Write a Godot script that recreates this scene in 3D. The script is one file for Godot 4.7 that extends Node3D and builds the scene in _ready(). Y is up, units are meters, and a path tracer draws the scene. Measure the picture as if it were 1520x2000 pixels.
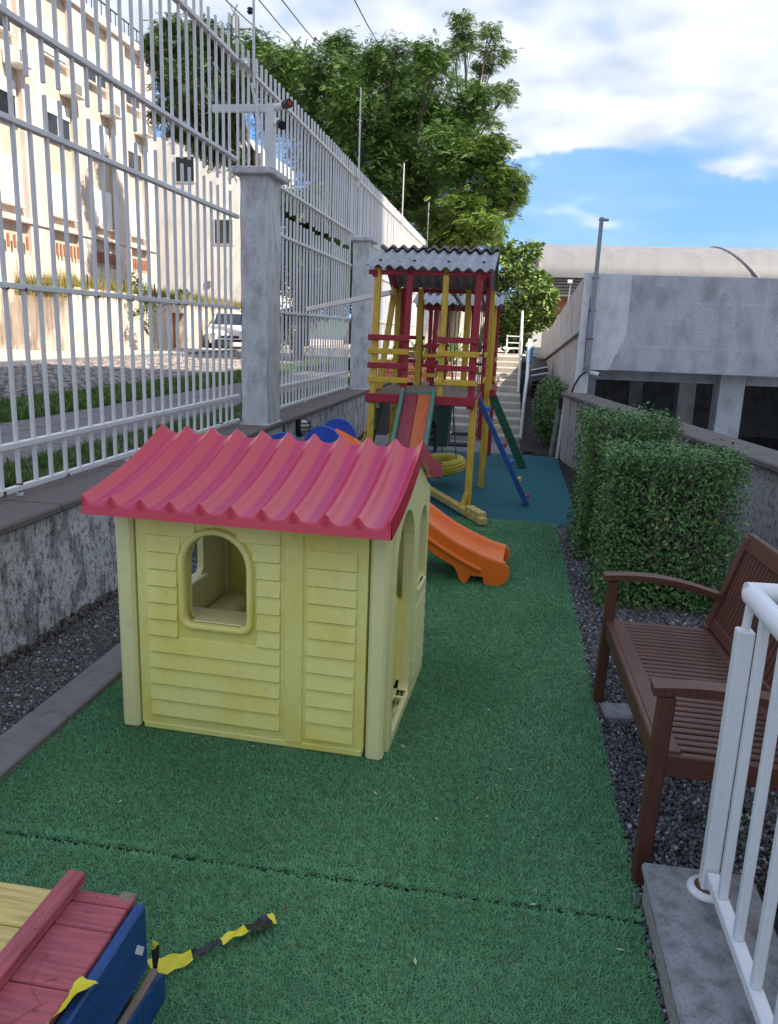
extends Node3D
var rng := RandomNumberGenerator.new()
var T := {}          # shared textures
var M := {}          # materials
var meshes := {}     # shared meshes
var taken := {}      # names used at top level
const EYE := Vector3(0, 1.62, 0)
var cam_basis := Basis()

# ---------------------------------------------------------------- small helpers
func rf(a: float, b: float) -> float:
	return rng.randf_range(a, b)

func at_z(px: float, py: float, z: float) -> Vector3:      # photo pixel -> point at a known depth z
	var d: Vector3 = cam_basis * Vector3((px - 760.0) / 1520.0, (1000.0 - py) / 1520.0, -1.0)
	return EYE + d * (z / d.z)

func numbered(called: String) -> String:
	if not taken.has(called):
		taken[called] = 0
		return called
	taken[called] += 1
	return "%s_%03d" % [called, taken[called]]

func tag(o: Node, label: String, category: String, group := "") -> Node:
	o.set_meta("label", label); o.set_meta("category", category)
	if group != "": o.set_meta("group", group)
	return o

func thing(called: String, label: String, category: String, at := Vector3.ZERO, group := "") -> Node3D:
	var o := Node3D.new(); o.name = numbered(called); add_child(o); o.position = at
	tag(o, label, category, group)
	return o

func put(called: String, mesh: Mesh, m: Material, parent: Node = self, tr := Transform3D.IDENTITY) -> MeshInstance3D:
	var o := MeshInstance3D.new(); o.mesh = mesh; o.material_override = m
	if parent == self:
		o.name = numbered(called); add_child(o)
	else:
		o.name = called; parent.add_child(o, true)
	o.global_transform = tr
	return o

func structure(called: String, mesh: Mesh, m: Material, tr := Transform3D.IDENTITY) -> MeshInstance3D:
	var o := put(called, mesh, m, self, tr); o.set_meta("kind", "structure"); return o

func scatter(called: String, mesh: Mesh, m: Material, xf: Array, cols: Array, parent: Node = self) -> MultiMeshInstance3D:
	var mm := MultiMesh.new(); mm.transform_format = MultiMesh.TRANSFORM_3D
	mm.use_colors = cols.size() > 0; mm.mesh = mesh; mm.instance_count = xf.size()
	for i in xf.size():
		mm.set_instance_transform(i, xf[i])
		if cols.size() > 0: mm.set_instance_color(i, cols[i])
	var o := MultiMeshInstance3D.new(); o.multimesh = mm; o.material_override = m
	if parent == self:
		o.name = numbered(called); add_child(o)
	else:
		o.name = called; parent.add_child(o, true)
	o.global_transform = Transform3D.IDENTITY
	return o

# ---------------------------------------------------------------- mesh builders
func new_st() -> SurfaceTool:
	var st := SurfaceTool.new(); st.begin(Mesh.PRIMITIVE_TRIANGLES); return st

func tri(st: SurfaceTool, a: Vector3, b: Vector3, c: Vector3, out: Vector3) -> void:
	var n := (b - a).cross(c - a).normalized()
	if n.dot(out) < 0: n = -n
	else:
		var t := b; b = c; c = t
	st.set_normal(n); st.add_vertex(a); st.set_normal(n); st.add_vertex(b); st.set_normal(n); st.add_vertex(c)

func quad(st: SurfaceTool, a: Vector3, b: Vector3, c: Vector3, d: Vector3, out: Vector3) -> void:
	tri(st, a, b, c, out); tri(st, a, c, d, out)

func add_cbox(st: SurfaceTool, s: Vector3, c: float, tr := Transform3D.IDENTITY) -> void:
	var h := s / 2
	c = minf(c, minf(h.x, minf(h.y, h.z)) * 0.8)
	var bs := tr.basis
	for a in 3:
		var b := (a + 1) % 3
		var d := (a + 2) % 3
		for sg in [-1.0, 1.0]:
			var p := []
			for k in [[-1, -1], [1, -1], [1, 1], [-1, 1]]:
				var v := Vector3.ZERO
				v[a] = sg * h[a]; v[b] = k[0] * (h[b] - c); v[d] = k[1] * (h[d] - c)
				p.append(tr * v)
			var o := Vector3.ZERO; o[a] = sg
			quad(st, p[0], p[1], p[2], p[3], bs * o)
		for sb in [-1.0, 1.0]:
			for sd in [-1.0, 1.0]:
				var p := []
				for e in [[-1, 0], [1, 0], [1, 1], [-1, 1]]:
					var v := Vector3.ZERO
					v[a] = e[0] * (h[a] - c)
					v[b] = sb * (h[b] if e[1] == 0 else h[b] - c)
					v[d] = sd * (h[d] - c if e[1] == 0 else h[d])
					p.append(tr * v)
				var o := Vector3.ZERO; o[b] = sb; o[d] = sd
				quad(st, p[0], p[1], p[2], p[3], bs * o)
	for x in [-1.0, 1.0]:
		for y in [-1.0, 1.0]:
			for z in [-1.0, 1.0]:
				var o := Vector3(x, y, z)
				tri(st, tr * (o * Vector3(h.x, h.y - c, h.z - c)), tr * (o * Vector3(h.x - c, h.y, h.z - c)), tr * (o * Vector3(h.x - c, h.y - c, h.z)), bs * o)

func cbox(s: Vector3, c := 0.004) -> ArrayMesh:
	var key := "b%.3f_%.3f_%.3f_%.4f" % [s.x, s.y, s.z, c]
	if not meshes.has(key):
		var st := new_st(); add_cbox(st, s, c); meshes[key] = st.commit()
	return meshes[key]

func box(called: String, lo: Vector3, hi: Vector3, m: Material, parent: Node = self, c := 0.004) -> MeshInstance3D:
	return put(called, cbox((hi - lo).abs(), c), m, parent, Transform3D(Basis(), (lo + hi) / 2))

func along(a: Vector3, b: Vector3, side := Vector3(0, 0, 1)) -> Transform3D:   # local y runs from a to b
	var y := (b - a).normalized()
	var x := y.cross(side)
	if x.length() < 0.01: x = y.cross(Vector3(1, 0, 0.02))
	x = x.normalized()
	return Transform3D(Basis(x, y, x.cross(y).normalized()), (a + b) / 2)

func beam(called: String, a: Vector3, b: Vector3, w: float, d: float, m: Material, parent: Node = self, side := Vector3(0, 0, 1), c := 0.004) -> MeshInstance3D:
	return put(called, cbox(Vector3(w, snappedf(a.distance_to(b), 0.001), d), c), m, parent, along(a, b, side))

func add_tube(st: SurfaceTool, pts: Array, radii: Variant, sides := 8) -> void:
	var rings := []
	var n := pts.size()
	var prev := Vector3(0.31, 0.2, 0.93)
	for i in n:
		var t: Vector3 = (pts[mini(i + 1, n - 1)] - pts[maxi(i - 1, 0)]).normalized()
		var u := t.cross(prev)
		if u.length() < 0.05: u = t.cross(Vector3(1, 0.1, 0))
		u = u.normalized()
		var v := t.cross(u).normalized()
		prev = u.cross(t)
		var r: float = radii[i] if radii is Array else radii
		var ring := []
		for k in sides:
			var an := TAU * k / sides
			ring.append([pts[i] + (u * cos(an) + v * sin(an)) * r, u * cos(an) + v * sin(an)])
		rings.append(ring)
	for i in n - 1:
		for k in sides:
			var q := [rings[i][k], rings[i][(k + 1) % sides], rings[i + 1][(k + 1) % sides], rings[i + 1][k]]
			for j in [0, 2, 1, 0, 3, 2]:
				st.set_normal(q[j][1]); st.add_vertex(q[j][0])
	for e in [0, n - 1]:
		var out: Vector3 = pts[e] - pts[1 if e == 0 else n - 2]
		for k in sides:
			tri(st, pts[e], rings[e][k][0], rings[e][(k + 1) % sides][0], out)

func tube(called: String, pts: Array, radii: Variant, m: Material, parent: Node = self, sides := 8) -> MeshInstance3D:
	var st := new_st(); add_tube(st, pts, radii, sides)
	return put(called, st.commit(), m, parent)

func lathe_mesh(profile: Array, seg := 24) -> ArrayMesh:       # profile of Vector2(radius, height)
	var st := new_st(); st.set_smooth_group(0)
	for i in profile.size() - 1:
		for k in seg:
			var a := TAU * k / seg
			var b := TAU * (k + 1) / seg
			var p: Vector2 = profile[i]
			var q: Vector2 = profile[i + 1]
			var v := [Vector3(cos(a) * p.x, p.y, sin(a) * p.x), Vector3(cos(b) * p.x, p.y, sin(b) * p.x), Vector3(cos(b) * q.x, q.y, sin(b) * q.x), Vector3(cos(a) * q.x, q.y, sin(a) * q.x)]
			for j in [0, 1, 2, 0, 2, 3]: st.add_vertex(v[j])
	st.generate_normals()
	return st.commit()

func slit(outer: PackedVector2Array, holes: Array) -> PackedVector2Array:   # cut each hole open towards the outline's nearest corner
	var poly := outer
	for h in holes:
		var best := INF
		var bi := 0
		var bj := 0
		for i in poly.size():
			for j in h.size():
				var d: float = poly[i].distance_to(h[j])
				if d < best: best = d; bi = i; bj = j
		var out := PackedVector2Array()
		var dir: Vector2 = (h[bj] - poly[bi]).normalized()
		var off := Vector2(dir.y, -dir.x) * 0.00008
		for i in poly.size():
			out.append(poly[i])
			if i == bi:
				for k in h.size(): out.append(h[(bj + k) % h.size()])
				out.append(h[bj] + off); out.append(poly[i] + off)
		poly = out
	return poly

func ccw(p: PackedVector2Array, want := true) -> PackedVector2Array:
	var s := 0.0
	for i in p.size():
		var q := p[(i + 1) % p.size()]
		s += p[i].x * q.y - q.x * p[i].y
	if (s > 0) != want: p.reverse()
	return p

func add_plate(st: SurfaceTool, outer: PackedVector2Array, holes: Array, depth: float, tr := Transform3D.IDENTITY) -> void:
	# a flat plate with holes: drawn in local xy, from z = 0 back to z = -depth
	outer = ccw(outer.duplicate())
	var hs := []
	for h in holes: hs.append(ccw(h.duplicate(), false))
	var poly := slit(outer, hs)
	var idx := Geometry2D.triangulate_polygon(poly)
	if idx.is_empty(): print("triangulation failed ", poly.size())
	var fz := tr.basis.z
	for k in range(0, idx.size(), 3):
		var a := poly[idx[k]]
		var b := poly[idx[k + 1]]
		var c := poly[idx[k + 2]]
		tri(st, tr * Vector3(a.x, a.y, 0), tr * Vector3(b.x, b.y, 0), tr * Vector3(c.x, c.y, 0), fz)
		tri(st, tr * Vector3(a.x, a.y, -depth), tr * Vector3(b.x, b.y, -depth), tr * Vector3(c.x, c.y, -depth), -fz)
	for ring in [outer] + hs:
		for i in ring.size():
			var a: Vector2 = ring[i]
			var b: Vector2 = ring[(i + 1) % ring.size()]
			var e := b - a
			quad(st, tr * Vector3(a.x, a.y, 0), tr * Vector3(b.x, b.y, 0), tr * Vector3(b.x, b.y, -depth), tr * Vector3(a.x, a.y, -depth), tr.basis * Vector3(e.y, -e.x, 0))

func plate(called: String, outer: PackedVector2Array, holes: Array, depth: float, m: Material, parent: Node, tr := Transform3D.IDENTITY) -> MeshInstance3D:
	var st := new_st(); add_plate(st, outer, holes, depth, tr)
	return put(called, st.commit(), m, parent)

func arch(x0: float, x1: float, y0: float, y1: float, r := 0.02) -> PackedVector2Array:   # arched opening
	var p := PackedVector2Array()
	var w := (x1 - x0) / 2
	for k in 4:
		var a := PI + PI / 2 * k / 3.0
		p.append(Vector2(x0 + r + cos(a) * r, y0 + r + sin(a) * r))
	for k in 4:
		var a := 1.5 * PI + PI / 2 * k / 3.0
		p.append(Vector2(x1 - r + cos(a) * r, y0 + r + sin(a) * r))
	for k in 13:
		var a := PI * k / 12.0
		p.append(Vector2((x0 + x1) / 2 + cos(a) * w, y1 - w + sin(a) * w))
	return p

func rect(x0: float, y0: float, x1: float, y1: float) -> PackedVector2Array:
	return PackedVector2Array([Vector2(x0, y0), Vector2(x1, y0), Vector2(x1, y1), Vector2(x0, y1)])

func grid_mesh(f: Callable, nu: int, nv: int, smooth := true) -> ArrayMesh:      # f(u, v) -> Vector3 for u, v in 0..1
	var st := new_st(); st.set_smooth_group(0 if smooth else -1)
	var p := []
	for i in nu + 1:
		var row := []
		for j in nv + 1: row.append(f.call(float(i) / nu, float(j) / nv))
		p.append(row)
	for i in nu:
		for j in nv:
			var q := [p[i][j], p[i + 1][j], p[i + 1][j + 1], p[i][j + 1]]
			for k in [0, 1, 2, 0, 2, 3]: st.add_vertex(q[k])
	st.generate_normals()
	return st.commit()

func sheet(x0: float, x1: float, z0: float, z1: float, y: float, wob := 0.0, n := 1) -> ArrayMesh:
	return grid_mesh(func(u, v): return Vector3(lerpf(x0, x1, u), y + wob * sin(u * 9.0 + v * 5.0) * sin(v * 13.0 + u * 3.0), lerpf(z0, z1, v)), n, n)

# ---------------------------------------------------------------- textures and materials
func nt(key: String, freq: float, oct: int, stops: Array, seed_: int, size := 512, kind := FastNoiseLite.TYPE_SIMPLEX_SMOOTH, norm := true) -> void:
	var n := FastNoiseLite.new(); n.seed = seed_; n.frequency = freq; n.noise_type = kind
	n.fractal_octaves = oct; n.fractal_type = FastNoiseLite.FRACTAL_FBM if oct > 1 else FastNoiseLite.FRACTAL_NONE
	var g := Gradient.new()
	var off := PackedFloat32Array()
	var col := PackedColorArray()
	for s in stops:
		off.append(s[0]); col.append((s[1] if s[1] is Color else Color(s[1], s[1], s[1])).linear_to_srgb())     # stops are linear factors
	g.offsets = off; g.colors = col
	var t := NoiseTexture2D.new(); t.width = size; t.height = size; t.seamless = true; t.noise = n; t.color_ramp = g; t.normalize = norm
	T[key] = t

func mt(key: String, col: Color, rough: float, tex := "", scale := Vector3.ONE, o := {}) -> StandardMaterial3D:
	var m := StandardMaterial3D.new()
	m.albedo_color = col.linear_to_srgb(); m.roughness = rough
	if tex != "":
		m.albedo_texture = T[tex]; m.uv1_triplanar = true; m.uv1_world_triplanar = o.get("world", true); m.uv1_scale = scale
	if o.has("detail"):
		m.detail_enabled = true; m.detail_blend_mode = BaseMaterial3D.BLEND_MODE_MUL; m.detail_albedo = T[o.detail]
		m.detail_uv_layer = BaseMaterial3D.DETAIL_UV_2; m.uv2_triplanar = true; m.uv2_world_triplanar = o.get("dworld", true); m.uv2_scale = o.get("dscale", Vector3.ONE)
	if o.has("bump"):
		m.heightmap_enabled = true; m.heightmap_scale = o.bump; m.heightmap_texture = T[o.get("btex", tex)]
		if tex == "":
			m.uv1_triplanar = true; m.uv1_world_triplanar = true; m.uv1_scale = scale
	if o.has("spec"): m.metallic_specular = o.spec
	if o.has("metal"): m.metallic = o.metal
	if o.has("coat"):
		m.clearcoat_enabled = true; m.clearcoat = o.coat; m.clearcoat_roughness = 0.25
	if o.has("vc"): m.vertex_color_use_as_albedo = true
	if o.has("back"):
		m.backlight_enabled = true; m.backlight = o.back
	if o.has("both"): m.cull_mode = BaseMaterial3D.CULL_DISABLED
	M[key] = m
	return m

func textures() -> void:
	nt("mottle", 0.012, 5, [[0.0, 0.72], [0.5, 0.9], [1.0, 1.0]], 3)
	nt("fine", 0.09, 3, [[0.0, 0.55], [0.5, 0.82], [1.0, 1.0]], 5)
	nt("speck", 0.2, 2, [[0.0, 0.25], [0.45, 0.6], [0.75, 0.8], [1.0, 1.0]], 7)
	nt("plaster", 0.05, 4, [[0.0, 0.5], [0.35, 0.82], [0.6, 0.95], [1.0, 1.0]], 11)
	nt("stain", 0.035, 5, [[0.0, 0.2], [0.24, 0.42], [0.38, 0.8], [0.56, 0.94], [1.0, 1.0]], 13)
	nt("blotch", 0.01, 5, [[0.0, 0.6], [0.36, 0.82], [0.6, 0.97], [1.0, 1.0]], 17)
	nt("streak", 0.02, 4, [[0.0, 0.4], [0.35, 0.78], [0.55, 0.97], [1.0, 1.0]], 19)
	nt("grain", 0.02, 5, [[0.0, 0.55], [0.45, 0.85], [0.6, 0.95], [1.0, 1.0]], 23)
	nt("chips", 0.025, 5, [[0.0, Color(0.45, 0.4, 0.36)], [0.14, Color(0.6, 0.56, 0.5)], [0.19, Color(0.93, 0.93, 0.93)], [1.0, Color(1, 1, 1)]], 29)
	nt("rust", 0.02, 5, [[0.0, Color(0.30, 0.15, 0.07)], [0.15, Color(0.55, 0.36, 0.22)], [0.22, Color(0.94, 0.94, 0.93)], [1.0, Color(1, 1, 1)]], 31)
	nt("scuff", 0.006, 5, [[0.0, 0.86], [0.4, 0.95], [1.0, 1.0]], 37)
	nt("bumpf", 0.12, 3, [[0.0, 0.0], [1.0, 1.0]], 41)
	nt("bumpm", 0.03, 4, [[0.0, 0.0], [1.0, 1.0]], 43)
	nt("cells", 0.06, 1, [[0.0, 0.0], [1.0, 1.0]], 47, 512, FastNoiseLite.TYPE_CELLULAR)
	nt("turf", 0.02, 5, [[0.0, Color(0.55, 0.62, 0.5)], [0.5, Color(0.8, 0.86, 0.8)], [1.0, Color(1, 1, 1)]], 53)
	nt("drops", 0.045, 1, [[0.0, 0.72], [0.13, 0.78], [0.24, 1.0], [1.0, 1.0]], 59, 512, FastNoiseLite.TYPE_CELLULAR)
	nt("patches", 0.012, 5, [[0.0, 0.28], [0.34, 0.5], [0.52, 0.9], [1.0, 1.0]], 67)
	nt("rusts", 0.03, 4, [[0.0, Color(0.2, 0.09, 0.04)], [0.08, Color(0.4, 0.24, 0.14)], [0.115, Color(0.95, 0.95, 0.95)], [1.0, Color(1, 1, 1)]], 83)
	nt("ytone", 0.005, 4, [[0.0, Color(0.93, 0.85, 0.45)], [0.42, Color(0.97, 0.94, 0.78)], [0.7, Color(1, 1, 1)], [1.0, Color(1, 1, 1)]], 89)
	nt("smudge", 0.02, 5, [[0.0, 0.86], [0.16, 0.95], [0.28, 0.99], [1.0, 1.0]], 97)
	nt("fibro", 0.015, 5, [[0.0, 0.45], [0.4, 0.78], [0.62, 0.95], [1.0, 1.0]], 61)

func V(x: float, y: float, z: float) -> Vector3:
	return Vector3(x, y, z)

func L(r: float, g: float, b: float) -> Color:
	return Color(r, g, b)

func materials() -> void:
	mt("turf_base", L(0.08, 0.21, 0.1), 0.95, "turf", V(2, 2, 2), {"detail": "speck", "dscale": V(9, 9, 9), "bump": 0.5, "btex": "bumpf"})
	mt("blade", L(1, 1, 1), 0.75, "", V(1, 1, 1), {"vc": 1, "both": 1, "spec": 0.25})
	mt("blue_rubber", L(0.02, 0.21, 0.26), 0.9, "speck", V(6, 6, 6), {"detail": "scuff", "dscale": V(0.7, 0.7, 0.7), "bump": 0.25, "btex": "bumpf"})
	mt("soil", L(0.08, 0.072, 0.07), 1.0, "speck", V(4, 4, 4), {"bump": 1.2, "btex": "bumpf"})
	mt("stones", L(1, 1, 1), 0.85, "", V(1, 1, 1), {"vc": 1})
	mt("kerb", L(0.31, 0.29, 0.29), 0.95, "mottle", V(1.5, 1.5, 1.5), {"detail": "fine", "dscale": V(5, 5, 5), "bump": 0.25, "btex": "bumpf"})
	mt("old_wall", L(0.72, 0.72, 0.75), 0.95, "stain", V(1.5, 0.9, 1.5), {"detail": "patches", "dscale": V(1.0, 0.45, 1.0), "bump": 0.9, "btex": "bumpf"})
	mt("coping", L(0.17, 0.145, 0.14), 0.95, "plaster", V(1.4, 1.4, 1.4), {"bump": 0.35, "btex": "bumpf"})
	mt("pillar", L(0.76, 0.77, 0.8), 0.9, "plaster", V(2.4, 1.6, 2.4), {"detail": "blotch", "dscale": V(1.3, 0.6, 1.3), "bump": 0.5, "btex": "bumpf"})
	mt("white_metal", L(0.74, 0.74, 0.75), 0.45, "rusts", V(1.1, 0.9, 1.1), {"detail": "scuff", "dscale": V(1, 1, 1)})
	mt("rail_white", L(0.76, 0.77, 0.79), 0.4, "rusts", V(2.1, 1.6, 2.1))
	mt("rust_patch", L(0.16, 0.07, 0.035), 0.95, "fine", V(8, 8, 8))
	mt("garage_wall", L(0.7, 0.73, 0.78), 0.95, "plaster", V(1.6, 1.6, 1.6), {"detail": "blotch", "dscale": V(0.5, 0.3, 0.5), "bump": 1.1, "btex": "bumpf"})
	mt("garage_white", L(0.74, 0.76, 0.79), 0.9, "mottle", V(0.8, 0.5, 0.8), {"detail": "scuff", "dscale": V(0.7, 0.7, 0.7), "bump": 0.25, "btex": "bumpf"})
	mt("ramp_wall", L(0.52, 0.5, 0.5), 0.95, "streak", V(0.7, 0.12, 0.7), {"detail": "plaster", "dscale": V(0.7, 0.7, 0.7), "bump": 0.3, "btex": "bumpf"})
	mt("dark_concrete", L(0.38, 0.37, 0.37), 0.95, "mottle", V(0.5, 0.5, 0.5))
	mt("board_wall", L(0.46, 0.44, 0.44), 0.95, "grain", V(2.2, 0.25, 2.2), {"bump": 0.3, "btex": "bumpf"})
	mt("near_wall", L(0.5, 0.5, 0.5), 0.95, "stain", V(1.4, 0.8, 1.4), {"bump": 0.8, "btex": "bumpf"})
	mt("step", L(0.3, 0.3, 0.305), 0.85, "drops", V(2.6, 2.6, 2.6), {"detail": "fibro", "dscale": V(1.6, 1.6, 1.6), "bump": 0.12, "btex": "bumpf"})
	mt("step_side", L(0.42, 0.4, 0.35), 0.95, "plaster", V(2, 2, 2), {"bump": 0.5, "btex": "bumpf"})
	mt("stair", L(0.5, 0.455, 0.4), 0.95, "mottle", V(0.8, 0.8, 0.8), {"detail": "plaster", "dscale": V(1.5, 1.5, 1.5)})
	mt("path", L(0.3, 0.3, 0.31), 0.95, "mottle", V(0.6, 0.6, 0.6), {"detail": "fine", "dscale": V(3, 3, 3)})
	# plastics
	mt("yellow_plastic", L(0.84, 0.785, 0.27), 0.45, "ytone", V(1.1, 1.1, 1.1), {"detail": "smudge", "dscale": V(1.4, 1.0, 1.4), "bump": 0.03, "btex": "bumpf"})
	mt("pale_plastic", L(0.79, 0.755, 0.36), 0.45, "smudge", V(1.1, 1.1, 1.1), {"bump": 0.03, "btex": "bumpf"})
	mt("red_plastic", L(0.6, 0.02, 0.06), 0.24, "scuff", V(1.2, 1.2, 1.2), {"bump": 0.015, "btex": "bumpf", "coat": 0.3})
	mt("orange_plastic", L(0.85, 0.17, 0.012), 0.38, "scuff", V(1.2, 1.2, 1.2))
	mt("blue_plastic", L(0.012, 0.07, 0.44), 0.35, "scuff", V(1.2, 1.2, 1.2))
	# painted wood (local y runs along the plank)
	for w in [["yellow_wood", L(0.74, 0.47, 0.045)], ["red_wood", L(0.38, 0.018, 0.035)], ["blue_wood", L(0.03, 0.12, 0.4)], ["green_wood", L(0.015, 0.115, 0.06)], ["orange_wood", L(0.66, 0.16, 0.045)], ["crimson_wood", L(0.34, 0.045, 0.065)], ["teal_wood", L(0.1, 0.24, 0.2)]]:
		mt(w[0], w[1], 0.55, "grain", V(7, 0.5, 7), {"world": false, "detail": "chips", "dscale": V(1.3, 0.4, 1.3), "dworld": true})
	mt("pale_yellow_wood", L(0.72, 0.55, 0.18), 0.6, "grain", V(6, 0.5, 6), {"world": false, "detail": "scuff"})
	mt("lid_red", L(0.46, 0.1, 0.12), 0.62, "grain", V(6, 0.45, 6), {"world": false, "detail": "chips", "dscale": V(1.9, 0.9, 1.9)})
	mt("lid_blue", L(0.012, 0.075, 0.26), 0.5, "grain", V(5, 0.5, 5), {"world": false, "detail": "scuff"})
	mt("raw_wood", L(0.26, 0.2, 0.15), 0.9, "grain", V(9, 0.6, 9), {"world": false})
	mt("bench", L(0.11, 0.036, 0.022), 0.5, "grain", V(9, 0.6, 9), {"world": false, "spec": 0.5})
	mt("fibro", L(0.52, 0.54, 0.57), 0.9, "fibro", V(1.2, 1.2, 1.2), {"detail": "fine", "dscale": V(5, 5, 5)})
	mt("black_metal", L(0.012, 0.012, 0.014), 0.5)
	mt("chain", L(0.1, 0.1, 0.1), 0.5, "", V(1, 1, 1), {"metal": 0.6})
	mt("galv", L(0.3, 0.32, 0.34), 0.5, "mottle", V(2, 2, 2), {"metal": 0.4})
	mt("tyre", L(0.62, 0.5, 0.06), 0.6, "scuff", V(3, 3, 3))
	mt("glass_dark", L(0.02, 0.025, 0.03), 0.08)
	mt("rubber", L(0.015, 0.015, 0.016), 0.8)
	mt("white_paint", L(0.78, 0.78, 0.78), 0.5, "scuff", V(1, 1, 1))
	mt("car_white", L(0.75, 0.76, 0.78), 0.25, "", V(1, 1, 1), {"coat": 0.8})
	mt("car_dark", L(0.02, 0.022, 0.028), 0.25, "", V(1, 1, 1), {"coat": 0.8})
	mt("lamp_glass", L(0.6, 0.62, 0.62), 0.15)
	mt("facade", L(0.85, 0.73, 0.67), 0.95, "mottle", V(0.25, 0.12, 0.25), {"detail": "fine", "dscale": V(1.2, 1.2, 1.2)})
	mt("facade_tan", L(0.8, 0.67, 0.56), 0.95, "mottle", V(0.3, 0.15, 0.3), {"detail": "fine", "dscale": V(1.2, 1.2, 1.2)})
	mt("facade_white", L(0.85, 0.83, 0.81), 0.95, "mottle", V(0.2, 0.1, 0.2))
	mt("pink_wall", L(0.82, 0.7, 0.6), 0.95, "mottle", V(0.3, 0.2, 0.3), {"detail": "streak", "dscale": V(0.4, 0.05, 0.4)})
	mt("shutter", L(0.8, 0.79, 0.78), 0.6, "scuff", V(1, 1, 1))
	mt("brick", L(0.42, 0.16, 0.1), 0.95, "fine", V(1.5, 1.5, 1.5))
	mt("cobble", L(1, 1, 1), 0.9, "", V(1, 1, 1), {"vc": 1})
	mt("road_base", L(0.09, 0.085, 0.085), 1.0, "speck", V(2, 2, 2))
	mt("paver", L(0.24, 0.22, 0.22), 0.95, "mottle", V(0.9, 0.9, 0.9), {"detail": "fine", "dscale": V(3, 3, 3)})
	mt("paver_light", L(0.58, 0.52, 0.46), 0.95, "mottle", V(0.5, 0.5, 0.5), {"detail": "fine", "dscale": V(2, 2, 2)})
	mt("earth", L(0.12, 0.1, 0.08), 1.0, "mottle", V(0.6, 0.6, 0.6))
	mt("hall_roof", L(0.2, 0.2, 0.215), 0.6, "mottle", V(0.15, 0.15, 0.15), {"detail": "scuff", "dscale": V(0.5, 0.06, 0.06)})
	mt("louvre", L(0.2, 0.19, 0.19), 0.7)
	mt("bark", L(0.1, 0.08, 0.065), 0.95, "grain", V(1.5, 0.4, 1.5), {"bump": 1.0, "btex": "bumpm"})
	mt("leaf", L(1, 1, 1), 0.55, "", V(1, 1, 1), {"vc": 1, "both": 1, "back": Color(0.45, 0.5, 0.3), "spec": 0.4})
	mt("hedge_leaf", L(1, 1, 1), 0.42, "", V(1, 1, 1), {"vc": 1, "both": 1, "back": Color(0.3, 0.35, 0.2), "spec": 0.5})
	mt("twig", L(0.2, 0.17, 0.13), 0.9)
	mt("bin_green", L(0.03, 0.11, 0.075), 0.5, "scuff", V(2, 2, 2))
	mt("sign_blue", L(0.06, 0.3, 0.62), 0.5)
	mt("tape_yellow", L(0.75, 0.66, 0.03), 0.4, "", V(1, 1, 1), {"both": 1})
	mt("tape_black", L(0.02, 0.02, 0.024), 0.35, "", V(1, 1, 1), {"both": 1})
	mt("cable", L(0.02, 0.02, 0.02), 0.7)
	mt("far_hill", L(0.06, 0.09, 0.06), 1.0)
	mt("lens_red", L(0.4, 0.03, 0.02), 0.2)
	mt("dry_leaf", L(0.5, 0.45, 0.3), 0.7, "", V(1, 1, 1), {"both": 1})

# ---------------------------------------------------------------- camera, sky, sun
func sky_image() -> Image:
	var w := 2048
	var h := 1024
	var im := Image.create(w, h, false, Image.FORMAT_RGB8)
	var n1 := FastNoiseLite.new(); n1.seed = 71; n1.frequency = 0.9; n1.fractal_octaves = 5; n1.noise_type = FastNoiseLite.TYPE_SIMPLEX_SMOOTH
	var n2 := FastNoiseLite.new(); n2.seed = 72; n2.frequency = 3.4; n2.fractal_octaves = 3; n2.noise_type = FastNoiseLite.TYPE_SIMPLEX_SMOOTH
	im.fill(Color(0.5, 0.5, 0.5))
	for j in 520:
		var el := (0.5 - (j + 0.5) / h) * PI
		var ce := cos(el)
		var se := sin(el)
		var deg := rad_to_deg(el)
		var t := clampf(1.0 - maxf(se, 0.0), 0.0, 1.0)
		var blue := Color(0.27, 0.45, 0.74).lerp(Color(0.49, 0.645, 0.82), pow(t, 2.4))
		for i in w:
			var az := wrapf((i + 0.5) / w * TAU, -PI, PI)              # 0 straight ahead (-z), positive to the right
			var d := Vector3(sin(az) * ce, se, -cos(az) * ce)
			var k := 1.0 / (maxf(d.y, 0.0) + 0.16)
			var p := Vector3(d.x * k, 0.0, d.z * k)
			var c := n1.get_noise_3d(p.x, 0.0, p.z) * 0.9 + n2.get_noise_3d(p.x, 3.0, p.z) * 0.22
			# one broad bank of cloud ahead and right, open blue under it and to its left
			var a := rad_to_deg(az)
			var edge := 11.6 + 0.8 * sin(a * 0.3) - 0.06 * a
			var bank := smoothstep(edge - 1.4, edge + 2.4, deg + c * 2.4) * smoothstep(-17.0, 2.0, a + c * 12.0 - (deg - 20.0) * 0.9)
			var cov := maxf(smoothstep(-0.2, 0.25, c + 0.2), bank * (0.86 + 0.25 * c))
			if deg < edge and absf(a) < 60.0: cov *= 0.16 + 0.84 * smoothstep(0.3, 0.55, c + 0.1)
			var white := Color(0.60, 0.625, 0.66).lerp(Color(0.795, 0.80, 0.81), clampf(0.45 + c * 1.0 + n2.get_noise_3d(p.x * 1.6, 9.0, p.z * 1.6) * 0.5, 0.0, 1.0))
			im.set_pixel(i, j, blue.lerp(white, clampf(cov, 0.0, 1.0) * 0.9))
	im.fill_rect(Rect2i(0, 516, w, h - 516), Color(0.33, 0.33, 0.31))
	return im

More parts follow.
